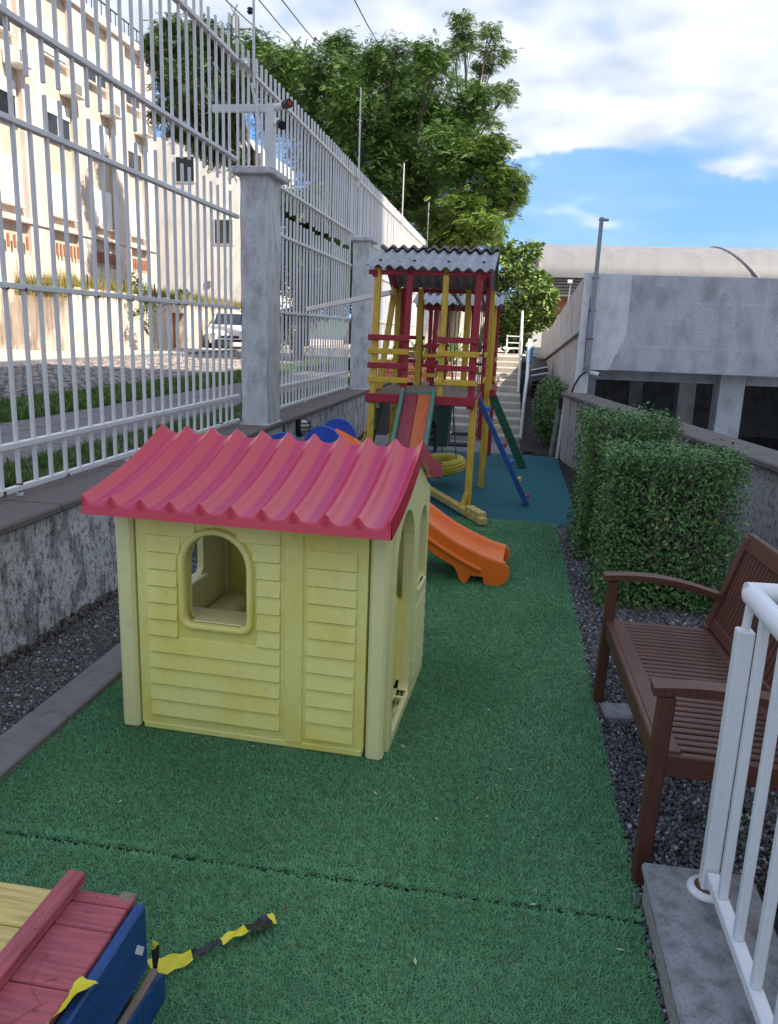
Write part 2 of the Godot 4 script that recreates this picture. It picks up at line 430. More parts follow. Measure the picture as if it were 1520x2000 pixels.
func light_and_camera() -> void:
	var cam := Camera3D.new(); cam.name = "camera"; add_child(cam)
	cam.rotation_order = EULER_ORDER_YXZ
	cam.rotation_degrees = Vector3(-13.1, 8.427, 2.1)
	cam.position = EYE; cam.fov = 66.68; cam.near = 0.05; cam.far = 900.0; cam.current = true
	cam_basis = Basis.from_euler(Vector3(deg_to_rad(-13.1), deg_to_rad(8.427), deg_to_rad(2.1)), EULER_ORDER_YXZ)
	var env := Environment.new()
	env.background_mode = Environment.BG_SKY
	var sk := Sky.new()
	var pm := PanoramaSkyMaterial.new(); pm.panorama = ImageTexture.create_from_image(sky_image()); pm.energy_multiplier = 1.0
	sk.sky_material = pm; env.sky = sk
	env.tonemap_mode = Environment.TONE_MAPPER_LINEAR
	env.tonemap_exposure = 2.12
	env.sdfgi_enabled = true; env.ssao_enabled = true; env.ssil_enabled = true
	var we := WorldEnvironment.new(); we.name = "world_environment"; we.environment = env; add_child(we)
	var sun := DirectionalLight3D.new(); sun.name = "sun"; add_child(sun)
	sun.light_energy = 1.6; sun.light_angular_distance = 0.5; sun.light_color = Color(1.0, 0.95, 0.87); sun.shadow_enabled = true
	sun.look_at_from_position(Vector3.ZERO, Vector3(-0.565, -0.79, -0.226))

# ---------------------------------------------------------------- the ground and the street
func wall_x(z: float) -> float:
	return 0.73 + 0.17 * (z + 10.9)

func tuft_mesh(key: String, n: int, spread: float, hmin: float, hmax: float, w: float, lean: float) -> ArrayMesh:
	if meshes.has(key): return meshes[key]
	var st := new_st()
	for k in n:
		var b := Vector3(rf(-spread, spread), 0, rf(-spread, spread))
		var a := rf(0, TAU)
		var h := rf(hmin, hmax)
		var dir := Vector3(cos(a), 0, sin(a))
		var s := Vector3(-dir.z, 0, dir.x) * w * 0.5
		var mid := b + Vector3(0, h * 0.6, 0) + dir * h * lean * 0.35
		var tip := b + Vector3(0, h * rf(0.75, 1.0), 0) + dir * h * lean
		quad(st, b - s, b + s, mid + s * 0.8, mid - s * 0.8, dir + Vector3(0, 0.6, 0))
		tri(st, mid - s * 0.8, mid + s * 0.8, tip, dir + Vector3(0, 0.6, 0))
	meshes[key] = st.commit()
	return meshes[key]

func pebble_mesh(seed_: int) -> ArrayMesh:
	var r := RandomNumberGenerator.new(); r.seed = seed_
	var st := new_st()
	var ico := []
	for y in [-0.5, 0.5]:
		for k in 5:
			var a := TAU * (k + (0.5 if y > 0 else 0.0)) / 5
			ico.append(Vector3(cos(a) * 0.8, y * 0.9, sin(a) * 0.8) * r.randf_range(0.75, 1.15))
	var top := Vector3(0, 0.75, 0)
	var bot := Vector3(0, -0.75, 0)
	for k in 5:
		var a: Vector3 = ico[k]
		var b: Vector3 = ico[(k + 1) % 5]
		var c: Vector3 = ico[5 + k]
		var d: Vector3 = ico[5 + (k + 1) % 5]
		tri(st, a, b, c, a + b + c); tri(st, b, d, c, b + c + d); tri(st, c, d, top, c + d + top); tri(st, a, b, bot, a + b + bot)
	return st.commit()

func gravel(called: String, label: String, inside: Callable, x0: float, x1: float, z0: float, z1: float, n: int) -> void:
	var xf := []
	var cols := []
	for i in n:
		var z := lerpf(z1, z0, pow(rng.randf(), 1.0))
		var p := Vector3(rf(x0, x1), -0.008, z)
		if not inside.call(p): continue
		var s := rf(0.0032, 0.0085) * (1.0 + 0.07 * absf(z))
		xf.append(Transform3D(Basis.from_euler(Vector3(rf(0, TAU), rf(0, TAU), rf(0, TAU))).scaled_local(Vector3(s * rf(0.8, 1.5), s * 0.8, s)), p + Vector3(0, s * rf(-0.1, 0.9), 0)))
		var g := rf(0.03, 0.17)
		if rng.randf() < 0.07: g = rf(0.2, 0.5)
		cols.append(Color(g * rf(0.95, 1.1), g, g * rf(0.95, 1.15)))
	var o := scatter(called, pebble_mesh(5), M.stones, xf, cols)
	o.set_meta("kind", "stuff"); tag(o, label, "gravel")

func the_ground() -> void:
	structure("ground", sheet(-400, 400, 60, -500, -2.3), M.earth)
	# the alley's bare soil, as wide as its two walls
	structure("alley_soil", grid_mesh(func(u, v):
		var z := lerpf(3.4, -12.2, v)
		return Vector3(lerpf(-2.29, wall_x(z) + 0.1, u), -0.012 + 0.006 * sin(u * 31.0) * sin(v * 87.0), z), 24, 60), M.soil)
	# turf in three rolls with open seams between them
	var rolls := [[3.3, -1.988], [-2.006, -5.86], [-5.868, -6.86]]
	var wavy := FastNoiseLite.new(); wavy.seed = 4; wavy.frequency = 1.6
	for r in rolls:
		var st := new_st()
		var nz := maxi(6, int(absf(r[1] - r[0]) / 0.12))
		for i in nz:
			var za: float = lerpf(r[0], r[1], float(i) / nz)
			var zb: float = lerpf(r[0], r[1], float(i + 1) / nz)
			for j in 8:
				var f := func(z, k): return Vector3(lerpf(-1.70 + 0.01 * wavy.get_noise_1d(z * 3.0), 0.468 + 0.02 * wavy.get_noise_1d(z), k / 8.0), 0.0, z)
				quad(st, f.call(za, j), f.call(za, j + 1), f.call(zb, j + 1), f.call(zb, j), Vector3.UP)
			for e in [[-1.70, -1.0], [0.468, 1.0]]:
				var xa: float = e[0] + (0.01 * wavy.get_noise_1d(za * 3.0) if e[1] < 0 else 0.02 * wavy.get_noise_1d(za))
				var xb: float = e[0] + (0.01 * wavy.get_noise_1d(zb * 3.0) if e[1] < 0 else 0.02 * wavy.get_noise_1d(zb))
				quad(st, V(xa, 0, za), V(xb, 0, zb), V(xb, -0.02, zb), V(xa, -0.02, za), V(e[1], 0, 0))
		for z in r: quad(st, V(-1.7, 0, z), V(0.468, 0, z), V(0.468, -0.02, z), V(-1.7, -0.02, z), V(0, 0, 1))
		structure("turf_roll", st.commit(), M.turf_base)
	var xf := []
	var cols := []
	var tone := FastNoiseLite.new(); tone.seed = 9; tone.frequency = 0.9; tone.fractal_octaves = 4
	var fibre := tuft_mesh("turf_tuft", 10, 0.008, 0.005, 0.0105, 0.0019, 1.3)
	var z := -0.85
	while z > -6.86:
		var step := 0.0095 + 0.0016 * maxf(0.0, -z - 1.5)
		var s := step / 0.0095
		var x := -1.70
		if z < -1.45: x = maxf(x, 0.72 * z - 0.3)
		while x < 0.475:
			var p := V(x + rf(-0.5, 0.5) * step, -0.002, z + rf(-0.5, 0.5) * step)
			var seam := absf(p.z + 1.997)
			if seam > 0.009 and not (absf(p.z + 3.95 + 0.01 * sin(p.x * 9.0)) < 0.005 and p.x > 0.02) and absf(p.z + 5.864 + 0.02 * sin(p.x * 4)) > 0.008:
				var tn := clampf(0.5 + tone.get_noise_2d(p.x, p.z) * 0.9, 0.0, 1.0)
				var q := rf(0.7, 1.35)
				var c := Color(0.095, 0.26, 0.12).lerp(Color(0.15, 0.36, 0.175), tn) * q
				if rng.randf() < 0.06: c = Color(0.13, 0.2, 0.07)
				if rng.randf() < 0.004: c = Color(0.4, 0.38, 0.25)
				c.a = 1.0
				var sc := s if seam > 0.04 else s * 1.25
				xf.append(Transform3D(Basis(Vector3.UP, rf(0, TAU)).scaled(Vector3(sc, minf(s, 1.5) * rf(0.7, 1.15), sc)), p))
				cols.append(c)
			x += step * rf(0.85, 1.15)
		z -= step * 0.95
	var g := scatter("turf_fibres", fibre, M.blade, xf, cols)
	g.set_meta("kind", "stuff"); tag(g, "short green plastic turf fibres covering the play strip", "artificial grass")
	print("turf tufts ", xf.size())
	var litter := new_st()      # bits of dry leaf and paper blown onto the turf
	for k in 110:
		var p := V(rf(-1.6, 0.45), 0.011, rf(-1.2, -6.6))
		var a := rf(0, TAU)
		var l := rf(0.004, 0.013)
		var u := V(cos(a), rf(-0.3, 0.3), sin(a)) * l
		var v := V(-sin(a), rf(-0.3, 0.3), cos(a)) * l * 0.4
		quad(litter, p - u, p - v, p + u, p + v, Vector3.UP)
	var lit := put("leaf_litter", litter.commit(), M.dry_leaf); lit.set_meta("kind", "stuff"); tag(lit, "tiny pale bits of dry leaf scattered on the turf", "litter")
	# blue rubber flooring behind it
	structure("rubber_floor", sheet(-1.7, 0.70, -6.87, -10.92, -0.002, 0.002, 20), M.blue_rubber)
	structure("path", cbox(V(2.4, 0.06, 1.25), 0.006), M.path, Transform3D(Basis(), V(-0.98, -0.03, -11.56)))
	# kerb between turf and the gravel strip along the retaining wall
	var kerb := structure("kerb", cbox(V(0.15, 0.05, 15.0), 0.002), M.kerb, Transform3D(Basis(), V(-1.775, -0.03, -4.6)))
	var kz := 2.9
	while kz > -11.9:
		var ln := rf(0.86, 1.0)
		put("kerb_stone", cbox(V(0.17, 0.06, snappedf(ln, 0.02) - 0.008), 0.008), M.kerb, kerb, Transform3D(Basis(Vector3.UP, rf(-0.006, 0.006)), V(-1.785 + rf(-0.004, 0.004), 0.0 + rf(-0.003, 0.004), kz - ln / 2)))
		kz -= ln
	gravel("gravel_strip", "dark gravel strip under the stained retaining wall", func(p): return p.x > -2.27 and p.x < -1.87 and p.x > 0.72 * p.z - 0.25, -2.27, -1.87, -2.0, -6.0, 42000)
	gravel("gravel_bed", "dark gravel bed under the wooden bench and hedges", func(p): return p.x < wall_x(p.z) and p.x < 0.4 * absf(p.z) + 0.2 and not (p.x > 0.5 and p.z > -2.14), 0.475, 1.75, -1.4, -6.84, 75000)
	# light twigs and leaf litter on the gravel
	for rgt in [true, false]:
		var st := new_st()
		for k in 30:
			var p := V(rf(0.5, 1.0), 0.004, rf(-2.3, -6.2)) if rgt else V(rf(-2.2, -1.9), 0.004, rf(-2.9, -4.6))
			var a := rf(0, TAU)
			var l := rf(0.02, 0.07)
			add_tube(st, [p, p + V(cos(a) * l * 0.5, 0.006, sin(a) * l * 0.5), p + V(cos(a + 0.4) * l, 0.003, sin(a + 0.4) * l)], 0.0011, 4)
		var o := put("twig_litter", st.commit(), M.twig); o.set_meta("kind", "stuff")
		tag(o, "thin dry twigs scattered on the gravel under the bench" if rgt else "thin dry twigs scattered on the gravel below the stained wall", "twigs")

func the_street() -> void:
	structure("street_bed", cbox(V(60, 2.9, 120), 0.01), M.road_base, Transform3D(Basis(), V(-32.62, -0.83, -40)))   # fills the higher ground behind the wall, top at 0.62
	structure("pavement", cbox(V(1.3, 0.05, 60), 0.004), M.paver, Transform3D(Basis(), V(-3.93, 0.62, -27)))
	var pav := get_node("pavement")
	for i in 40:
		for j in 3:
			var zz := -3.2 - i * 0.43
			put("paving_slab", cbox(V(0.42, 0.03, 0.42), 0.007), M.paver, pav, Transform3D(Basis.from_euler(V(rf(-0.008, 0.008), rf(-0.01, 0.01), rf(-0.008, 0.008))), V(-3.5 - j * 0.43, 0.652 + rf(-0.003, 0.004), zz + (0.2 if j == 1 else 0.0))))
	structure("grass_verge", cbox(V(1.15, 0.08, 60), 0.02), M.earth, Transform3D(Basis(), V(-5.14, 0.615, -27)))
	structure("fence_bed", cbox(V(0.68, 0.08, 60), 0.02), M.earth, Transform3D(Basis(), V(-2.97, 0.615, -27)))
	var blades := tuft_mesh("lawn_tuft", 14, 0.03, 0.05, 0.12, 0.006, 0.55)
	var xf := []
	var cols := []
	for k in 15000:
		var verge := k % 3 != 0
		var z := -4.0 - 26.0 * pow(rng.randf(), 1.5)
		var x := rf(-5.72, -4.58) if verge else rf(-3.24, -2.66)
		if not verge and rng.randf() < 0.35: continue
		if x < 0.74 * z - 0.4: continue
		var s := rf(0.6, 1.15) * (1.0 if verge else 0.75)
		xf.append(Transform3D(Basis(Vector3.UP, rf(0, TAU)).scaled(Vector3(s, s * rf(0.7, 1.2), s)), V(x, 0.65, z)))
		var c := Color(0.05, 0.13, 0.03).lerp(Color(0.12, 0.2, 0.05), rng.randf())
		cols.append(c if rng.randf() > 0.08 else Color(0.3, 0.25, 0.13))
	var g := scatter("verge_grass", blades, M.blade, xf, cols)
	g.set_meta("kind", "stuff"); tag(g, "green grass growing along the pavement behind the fence", "grass")
	# cobbled road: the nearest stones one by one, the rest as one mass
	var road := structure("road", cbox(V(4.7, 0.06, 60), 0.004), M.road_base, Transform3D(Basis(), V(-8.02, 0.605, -30)))
	var variants := []
	for k in 3: variants.append(pebble_mesh(60 + k))
	var stone_mats := []
	for c in [L(0.2, 0.17, 0.17), L(0.27, 0.23, 0.22), L(0.16, 0.145, 0.15), L(0.33, 0.29, 0.27)]: stone_mats.append(mt("cobble%d" % stone_mats.size(), c, 0.92, "fine", V(3, 3, 3)))
	var spots := []
	for i in 230:
		for j in 30:
			var p := V(-5.8 - j * 0.152 + rf(-0.03, 0.03) + (0.07 if i % 2 else 0.0), 0.628, -7.2 - i * 0.115 + rf(-0.02, 0.02))
			if p.x < 0.735 * p.z - 0.2: continue
			spots.append(p)
	spots.sort_custom(func(a, b): return a.length_squared() < b.length_squared())
	xf = []; cols = []
	for i in spots.size():
		var s := rf(0.85, 1.1)
		var tr := Transform3D(Basis(Vector3.UP, rf(-0.35, 0.35)).scaled_local(Vector3(0.082 * s, 0.038 * rf(0.85, 1.25), 0.06 * s)), spots[i] + V(0, rf(-0.006, 0.008), 0))
		if i < 290: put("cobblestone", variants[i % 3], stone_mats[rng.randi() % 4], road, tr)
		else:
			xf.append(tr); var v := rf(0.13, 0.32); cols.append(Color(v, v * 0.88, v * 0.86))
	var rest := scatter("cobblestones", variants[0], M.cobble, xf, cols, road); rest.set_meta("kind", "stuff")
	# far pavement with a kerb
	var far := structure("far_pavement", cbox(V(7.0, 0.14, 60), 0.004), M.paver_light, Transform3D(Basis(), V(-13.9, 0.64, -36)))
	for k in 30: put("kerb_stone", cbox(V(0.14, 0.2, 0.98), 0.012), M.path, far, Transform3D(Basis(), V(-10.33, 0.63, -12.5 - k)))

# ---------------------------------------------------------------- retaining wall, fence and pillars on the street side
func the_left_side() -> void:
	var w := thing("retaining_wall", "low retaining wall of stained grey plaster with dark coping under the fence", "wall", V(-2.45, 0, -8))
	put("wall_body", grid_mesh(func(u, v):
		var z := lerpf(3.0, -24.0, u)
		return V(-2.28 + 0.006 * sin(z * 2.3) + 0.004 * sin(z * 7.0 + v * 5.0), lerpf(-0.15, 0.648, v), z), 120, 6), M.old_wall, w)
	box("wall_back", V(-2.62, -0.5, 3.0), V(-2.3, 0.647, -24.0), M.old_wall, w)
	for k in 24:
		var z := 3.0 - k * 1.1
		put("coping_stone", cbox(V(0.4, 0.045, 1.09), 0.01), M.coping, w, Transform3D(Basis.from_euler(V(rf(-0.002, 0.002), 0, rf(-0.006, 0.006))), V(-2.43 + rf(-0.004, 0.004), 0.671, z - 0.55)))
	# rough mortar footing where wall and gravel meet
	var xf := []
	var cols := []
	for k in 1500:
		var z := rf(-2.6, -7.0)
		var s := rf(0.008, 0.024)
		xf.append(Transform3D(Basis.from_euler(V(rf(0, 6), rf(0, 6), rf(0, 6))).scaled_local(V(s, s * 0.8, s * 1.3)), V(-2.272 + rf(-0.004, 0.012), -0.005 + 0.05 * pow(rng.randf(), 2.0), z)))
		var v := rf(0.02, 0.16); cols.append(Color(v, v * 0.93, v * 0.85))
	var ft := scatter("crumbled_mortar", pebble_mesh(9), M.stones, xf, cols, w); ft.set_meta("kind", "stuff")
	var pillar_z := [-7.2, -12.3, -17.2, -22.1]
	var names := ["stained white concrete pillar carrying two cameras on a bracket", "white concrete pillar beside the corrugated roof of the play tower", "white concrete pillar hidden behind the play tower roof", "white concrete pillar at the far end of the street fence"]
	for k in 4:
		var z: float = pillar_z[k]
		var p := thing("fence_pillar", names[k], "pillar", V(-2.4, 0, z - 0.2), "pillars of the street fence")
		put("shaft", grid_mesh(func(u, v):
			var ring := [V(-2.53, 0, z), V(-2.285, 0, z), V(-2.28, 0, z - 0.006), V(-2.28, 0, z - 0.43), V(-2.53, 0, z - 0.43), V(-2.53, 0, z)]
			var f: float = u * 5.0
			var a: Vector3 = ring[mini(int(f), 4)].lerp(ring[mini(int(f) + 1, 5)], f - mini(int(f), 4))
			return a + V(0.004 * sin(v * 17.0 + u * 3), lerpf(0.66, 2.95, v), 0.003 * sin(v * 11.0)), 5, 20, false), M.pillar, p)
		box("plinth", V(-2.56, -0.1, z + 0.025), V(-2.255, 0.70, z - 0.455), M.pillar, p, 0.012)
		box("cap", V(-2.60, 2.94, z + 0.06), V(-2.215, 3.005, z - 0.49), M.pillar, p, 0.012)
	# fence panels: square tube, a lower fence and a taller extension above it
	var spans := [[-2.75, -7.17], [-7.64, -12.28], [-12.74, -17.18], [-17.64, -27.0]]
	var about := ["white steel bar fence panel in front of the pink apartment block", "white steel bar fence panel between the camera pillar and the next pillar", "white steel bar fence panel running behind the play towers", "white steel bar fence panel beyond both play towers"]
	for s in 4:
		var a: float = spans[s][0]
		var b: float = spans[s][1]
		var f := thing("fence_panel", about[s], "fence", V(-2.55, 0.69, (a + b) / 2), "panels of the street fence")
		for r in [[0.735, 0.032], [0.965, 0.042], [1.775, 0.036], [2.575, 0.045], [3.055, 0.05]]:
			beam("rail", V(-2.55, r[0], a), V(-2.55, r[0], b), r[1], 0.03, M.white_metal, f, Vector3.UP, 0.003)
		beam("top_rail", V(-2.552, 3.875, a + (0.0 if s == 0 else 0.46)), V(-2.552, 3.875, b), 0.05, 0.032, M.white_metal, f, Vector3.UP, 0.003)
		var k := ceili((-3.0 - a) / 0.148)
		var zz := -3.0 - k * 0.148 if s > 0 else -2.85
		zz = -3.73 + 0.148 * floorf((a + 3.73) / 0.148)
		var n := 0
		while zz > b + 0.04:
			var idx := int(round((-3.73 - zz) / 0.148))
			var x := -2.55 + rf(-0.003, 0.003)
			var lean := rf(-0.004, 0.004)
			if posmod(idx, 4) == 1:
				beam("bar", V(x, 0.72, zz), V(x, 4.04, zz + lean), 0.021, 0.021, M.white_metal, f, V(0, 0, 1), 0.003)
			else:
				beam("bar", V(x, 0.72, zz), V(x, 2.775 + rf(-0.012, 0.012), zz + lean), 0.021, 0.021, M.white_metal, f, V(0, 0, 1), 0.003)
				beam("bar", V(x, 2.835 + rf(-0.02, 0.02), zz), V(x, 4.04 + rf(-0.01, 0.01), zz + lean), 0.021, 0.021, M.white_metal, f, V(0, 0, 1), 0.003)
			if posmod(idx, 8) == 0: box("foot", V(x - 0.013, 0.668, zz - 0.013), V(x + 0.013, 0.73, zz + 0.013), M.white_metal, f, 0.002)
			if s == 0 and rng.randf() < 0.3: box("rust_patch", V(x - 0.0155, 0.712, zz - 0.0155), V(x + 0.0155, 0.712 + rf(0.02, 0.05), zz + 0.0155), M.rust_patch, f, 0.003)
			if s < 2 and rng.randf() < 0.35: box("rust_patch", V(x - 0.016, 1.752, zz - 0.008), V(x + 0.02, 1.76 + rf(0.008, 0.02), zz + 0.008), M.rust_patch, f, 0.003)
			zz -= 0.148
			n += 1
		if s > 0:      # bars of the extension that stand over the pillar
			for q in 3:
				var z3 := a + 0.44 - q * 0.148
				beam("bar", V(-2.55, 3.0, z3), V(-2.55, 4.04, z3), 0.021, 0.021, M.white_metal, f, V(0, 0, 1), 0.003)
			beam("top_rail", V(-2.552, 3.875, a + 0.46), V(-2.552, 3.875, a), 0.05, 0.032, M.white_metal, f, Vector3.UP, 0.003)
	# electric fence rods above the pillars
	var rods := [["thin white electric fence rod above the pillar with cameras", -7.56, 5.3], ["thin white electric fence rod above the second pillar", -12.55, 5.15], ["thin white electric fence rod above the play tower roof", -17.35, 5.05], ["far thin white electric fence rod against the tree", -22.3, 5.05]]
	for r in rods:
		var e := thing("electric_fence_rod", r[0], "fence rod", V(-2.5, 3.85, r[1]), "electric fence rods")
		tube("rod", [V(-2.52, 3.75, r[1]), V(-2.52, r[2], r[1])], 0.012, M.white_metal, e, 8)
		for q in 4:
			var y: float = r[2] - 0.1 - q * 0.27
			put("insulator", lathe_mesh([Vector2(0.0, -0.03), Vector2(0.018, -0.03), Vector2(0.03, -0.01), Vector2(0.018, 0.0), Vector2(0.028, 0.015), Vector2(0.0, 0.03)], 10), M.black_metal, e, Transform3D(Basis(), V(-2.555, y, r[1])))
	# camera bracket on the first pillar
	var cb := thing("camera_bracket", "white gallows bracket standing on the stained pillar", "bracket", V(-2.3, 3.0, -7.35))
	box("post", V(-2.325, 3.004, -7.39), V(-2.255, 3.56, -7.32), M.white_metal, cb)
	box("arm", V(-2.84, 3.49, -7.37), V(-2.325, 3.555, -7.335), M.white_metal, cb)
	beam("brace", V(-2.315, 3.1, -7.31), V(-2.46, 3.72, -7.31), 0.022, 0.012, M.white_metal, cb)
	for q in [["white bullet camera with red lens on the bracket", V(-2.25, 3.53, -7.36), V(-2.1, 3.525, -7.22), "lens_red"], ["lower white bullet camera pointing down from the bracket", V(-2.25, 3.42, -7.36), V(-2.15, 3.35, -7.2), "black_metal"]]:
		var c := thing("security_camera", q[0], "camera", q[1])
		tube("housing", [q[1], q[1].lerp(q[2], 0.4), q[2]], 0.032, M.white_paint, c, 14)
		var dr: Vector3 = (q[2] - q[1]).normalized()
		tube("hood", [q[1].lerp(q[2], 0.75), q[2] + dr * 0.03], 0.037, M.black_metal, c, 14)
		tube("lens", [q[2] + dr * 0.02, q[2] + dr * 0.034], 0.02, M[q[3]], c, 12)
		tube("mount", [q[1] + V(-0.02, 0.0, 0.0), q[1] + V(0.01, 0.015, 0.01), q[1].lerp(q[2], 0.2)], 0.012, M.white_paint, c, 8)
	# bulkhead lamp on the retaining wall
	var lp := thing("bulkhead_lamp", "black oval bulkhead lamp on the stained wall behind the blue slide", "lamp", V(-2.27, 0.55, -8.3))
	put("backplate", lathe_mesh([Vector2(0, 0), Vector2(0.1, 0), Vector2(0.1, 0.03), Vector2(0.085, 0.045), Vector2(0, 0.045)], 20), M.black_metal, lp, Transform3D(Basis(V(0, -1.15, 0), V(1, 0, 0), V(0, 0, 0.85)), V(-2.275, 0.56, -8.3)))
	put("glass", lathe_mesh([Vector2(0.07, 0), Vector2(0.065, 0.04), Vector2(0.04, 0.07), Vector2(0, 0.08)], 18), M.lamp_glass, lp, Transform3D(Basis(V(0, -1.15, 0), V(1, 0, 0), V(0, 0, 0.85)), V(-2.235, 0.56, -8.3)))
	for q in 3: tube("guard_bar", [V(-2.235, 0.56 + (q - 1) * 0.045, -8.22), V(-2.14, 0.56 + (q - 1) * 0.045, -8.26), V(-2.14, 0.56 + (q - 1) * 0.045, -8.34), V(-2.235, 0.56 + (q - 1) * 0.045, -8.38)], 0.006, M.black_metal, lp, 6)
	tube("guard_bar", [V(-2.235, 0.66, -8.3), V(-2.14, 0.63, -8.3), V(-2.14, 0.49, -8.3), V(-2.235, 0.46, -8.3)], 0.006, M.black_metal, lp, 6)
	var cd := tube("conduit", [V(-2.262, 0.68, -7.69), V(-2.262, 0.4, -7.7), V(-2.262, 0.0, -7.7)], 0.014, M.black_metal, self, 8)
	tag(cd, "black conduit running down beside the stained pillar", "conduit")

# ---------------------------------------------------------------- the plastic play house
func wedge(x0: float, x1: float, y0: float, y1: float, proud: float) -> ArrayMesh:     # one clapboard: proud at its lower edge
	var st := new_st()
	var a := V(x0, y0, 0)
	var b := V(x1, y0, 0)
	var c := V(x1, y1, 0)
	var d := V(x0, y1, 0)
	var e := V(0.003, 0.004, proud)
	var a2 := V(x0 + 0.004, y0 + 0.003, proud)
	var b2 := V(x1 - 0.004, y0 + 0.003, proud)
	var c2 := V(x1 - 0.004, y1 - 0.002, proud * 0.25)
	var d2 := V(x0 + 0.004, y1 - 0.002, proud * 0.25)
	quad(st, a2, b2, c2, d2, V(0, 0, 1)); quad(st, a, b, b2, a2, V(0, -1, 0)); quad(st, d, c, c2, d2, V(0, 1, 0.2)); quad(st, a, d, d2, a2, V(-1, 0, 0)); quad(st, b, c, c2, b2, V(1, 0, 0))
	return st.commit()

func window_frame(p: Node, m: Material, tr: Transform3D, x0: float, x1: float, y0: float, y1: float, t := 0.027) -> void:
	# a rounded ring: swept along the arch
	var inner := arch(x0, x1, y0, y1, 0.03)
	var outer := arch(x0 - t, x1 + t, y0 - t, y1 + t, 0.045)
	var n := inner.size()
	var st := new_st(); st.set_smooth_group(0)
	var prof := [[0.0, -0.045], [0.0, 0.014], [0.12, 0.022], [0.3, 0.026], [0.7, 0.026], [0.88, 0.022], [1.0, 0.012], [1.0, 0.0]]
	for i in n:
		for k in prof.size() - 1:
			var q := []
			for e in [[i, k], [i + 1, k], [i + 1, k + 1], [i, k + 1]]:
				var v: Vector2 = inner[e[0] % n].lerp(outer[e[0] % n], prof[e[1]][0])
				q.append(tr * V(v.x, v.y, prof[e[1]][1]))
			for j in [0, 1, 2, 0, 2, 3]: st.add_vertex(q[j])
	st.generate_normals()
	put("window_frame", st.commit(), m, p)

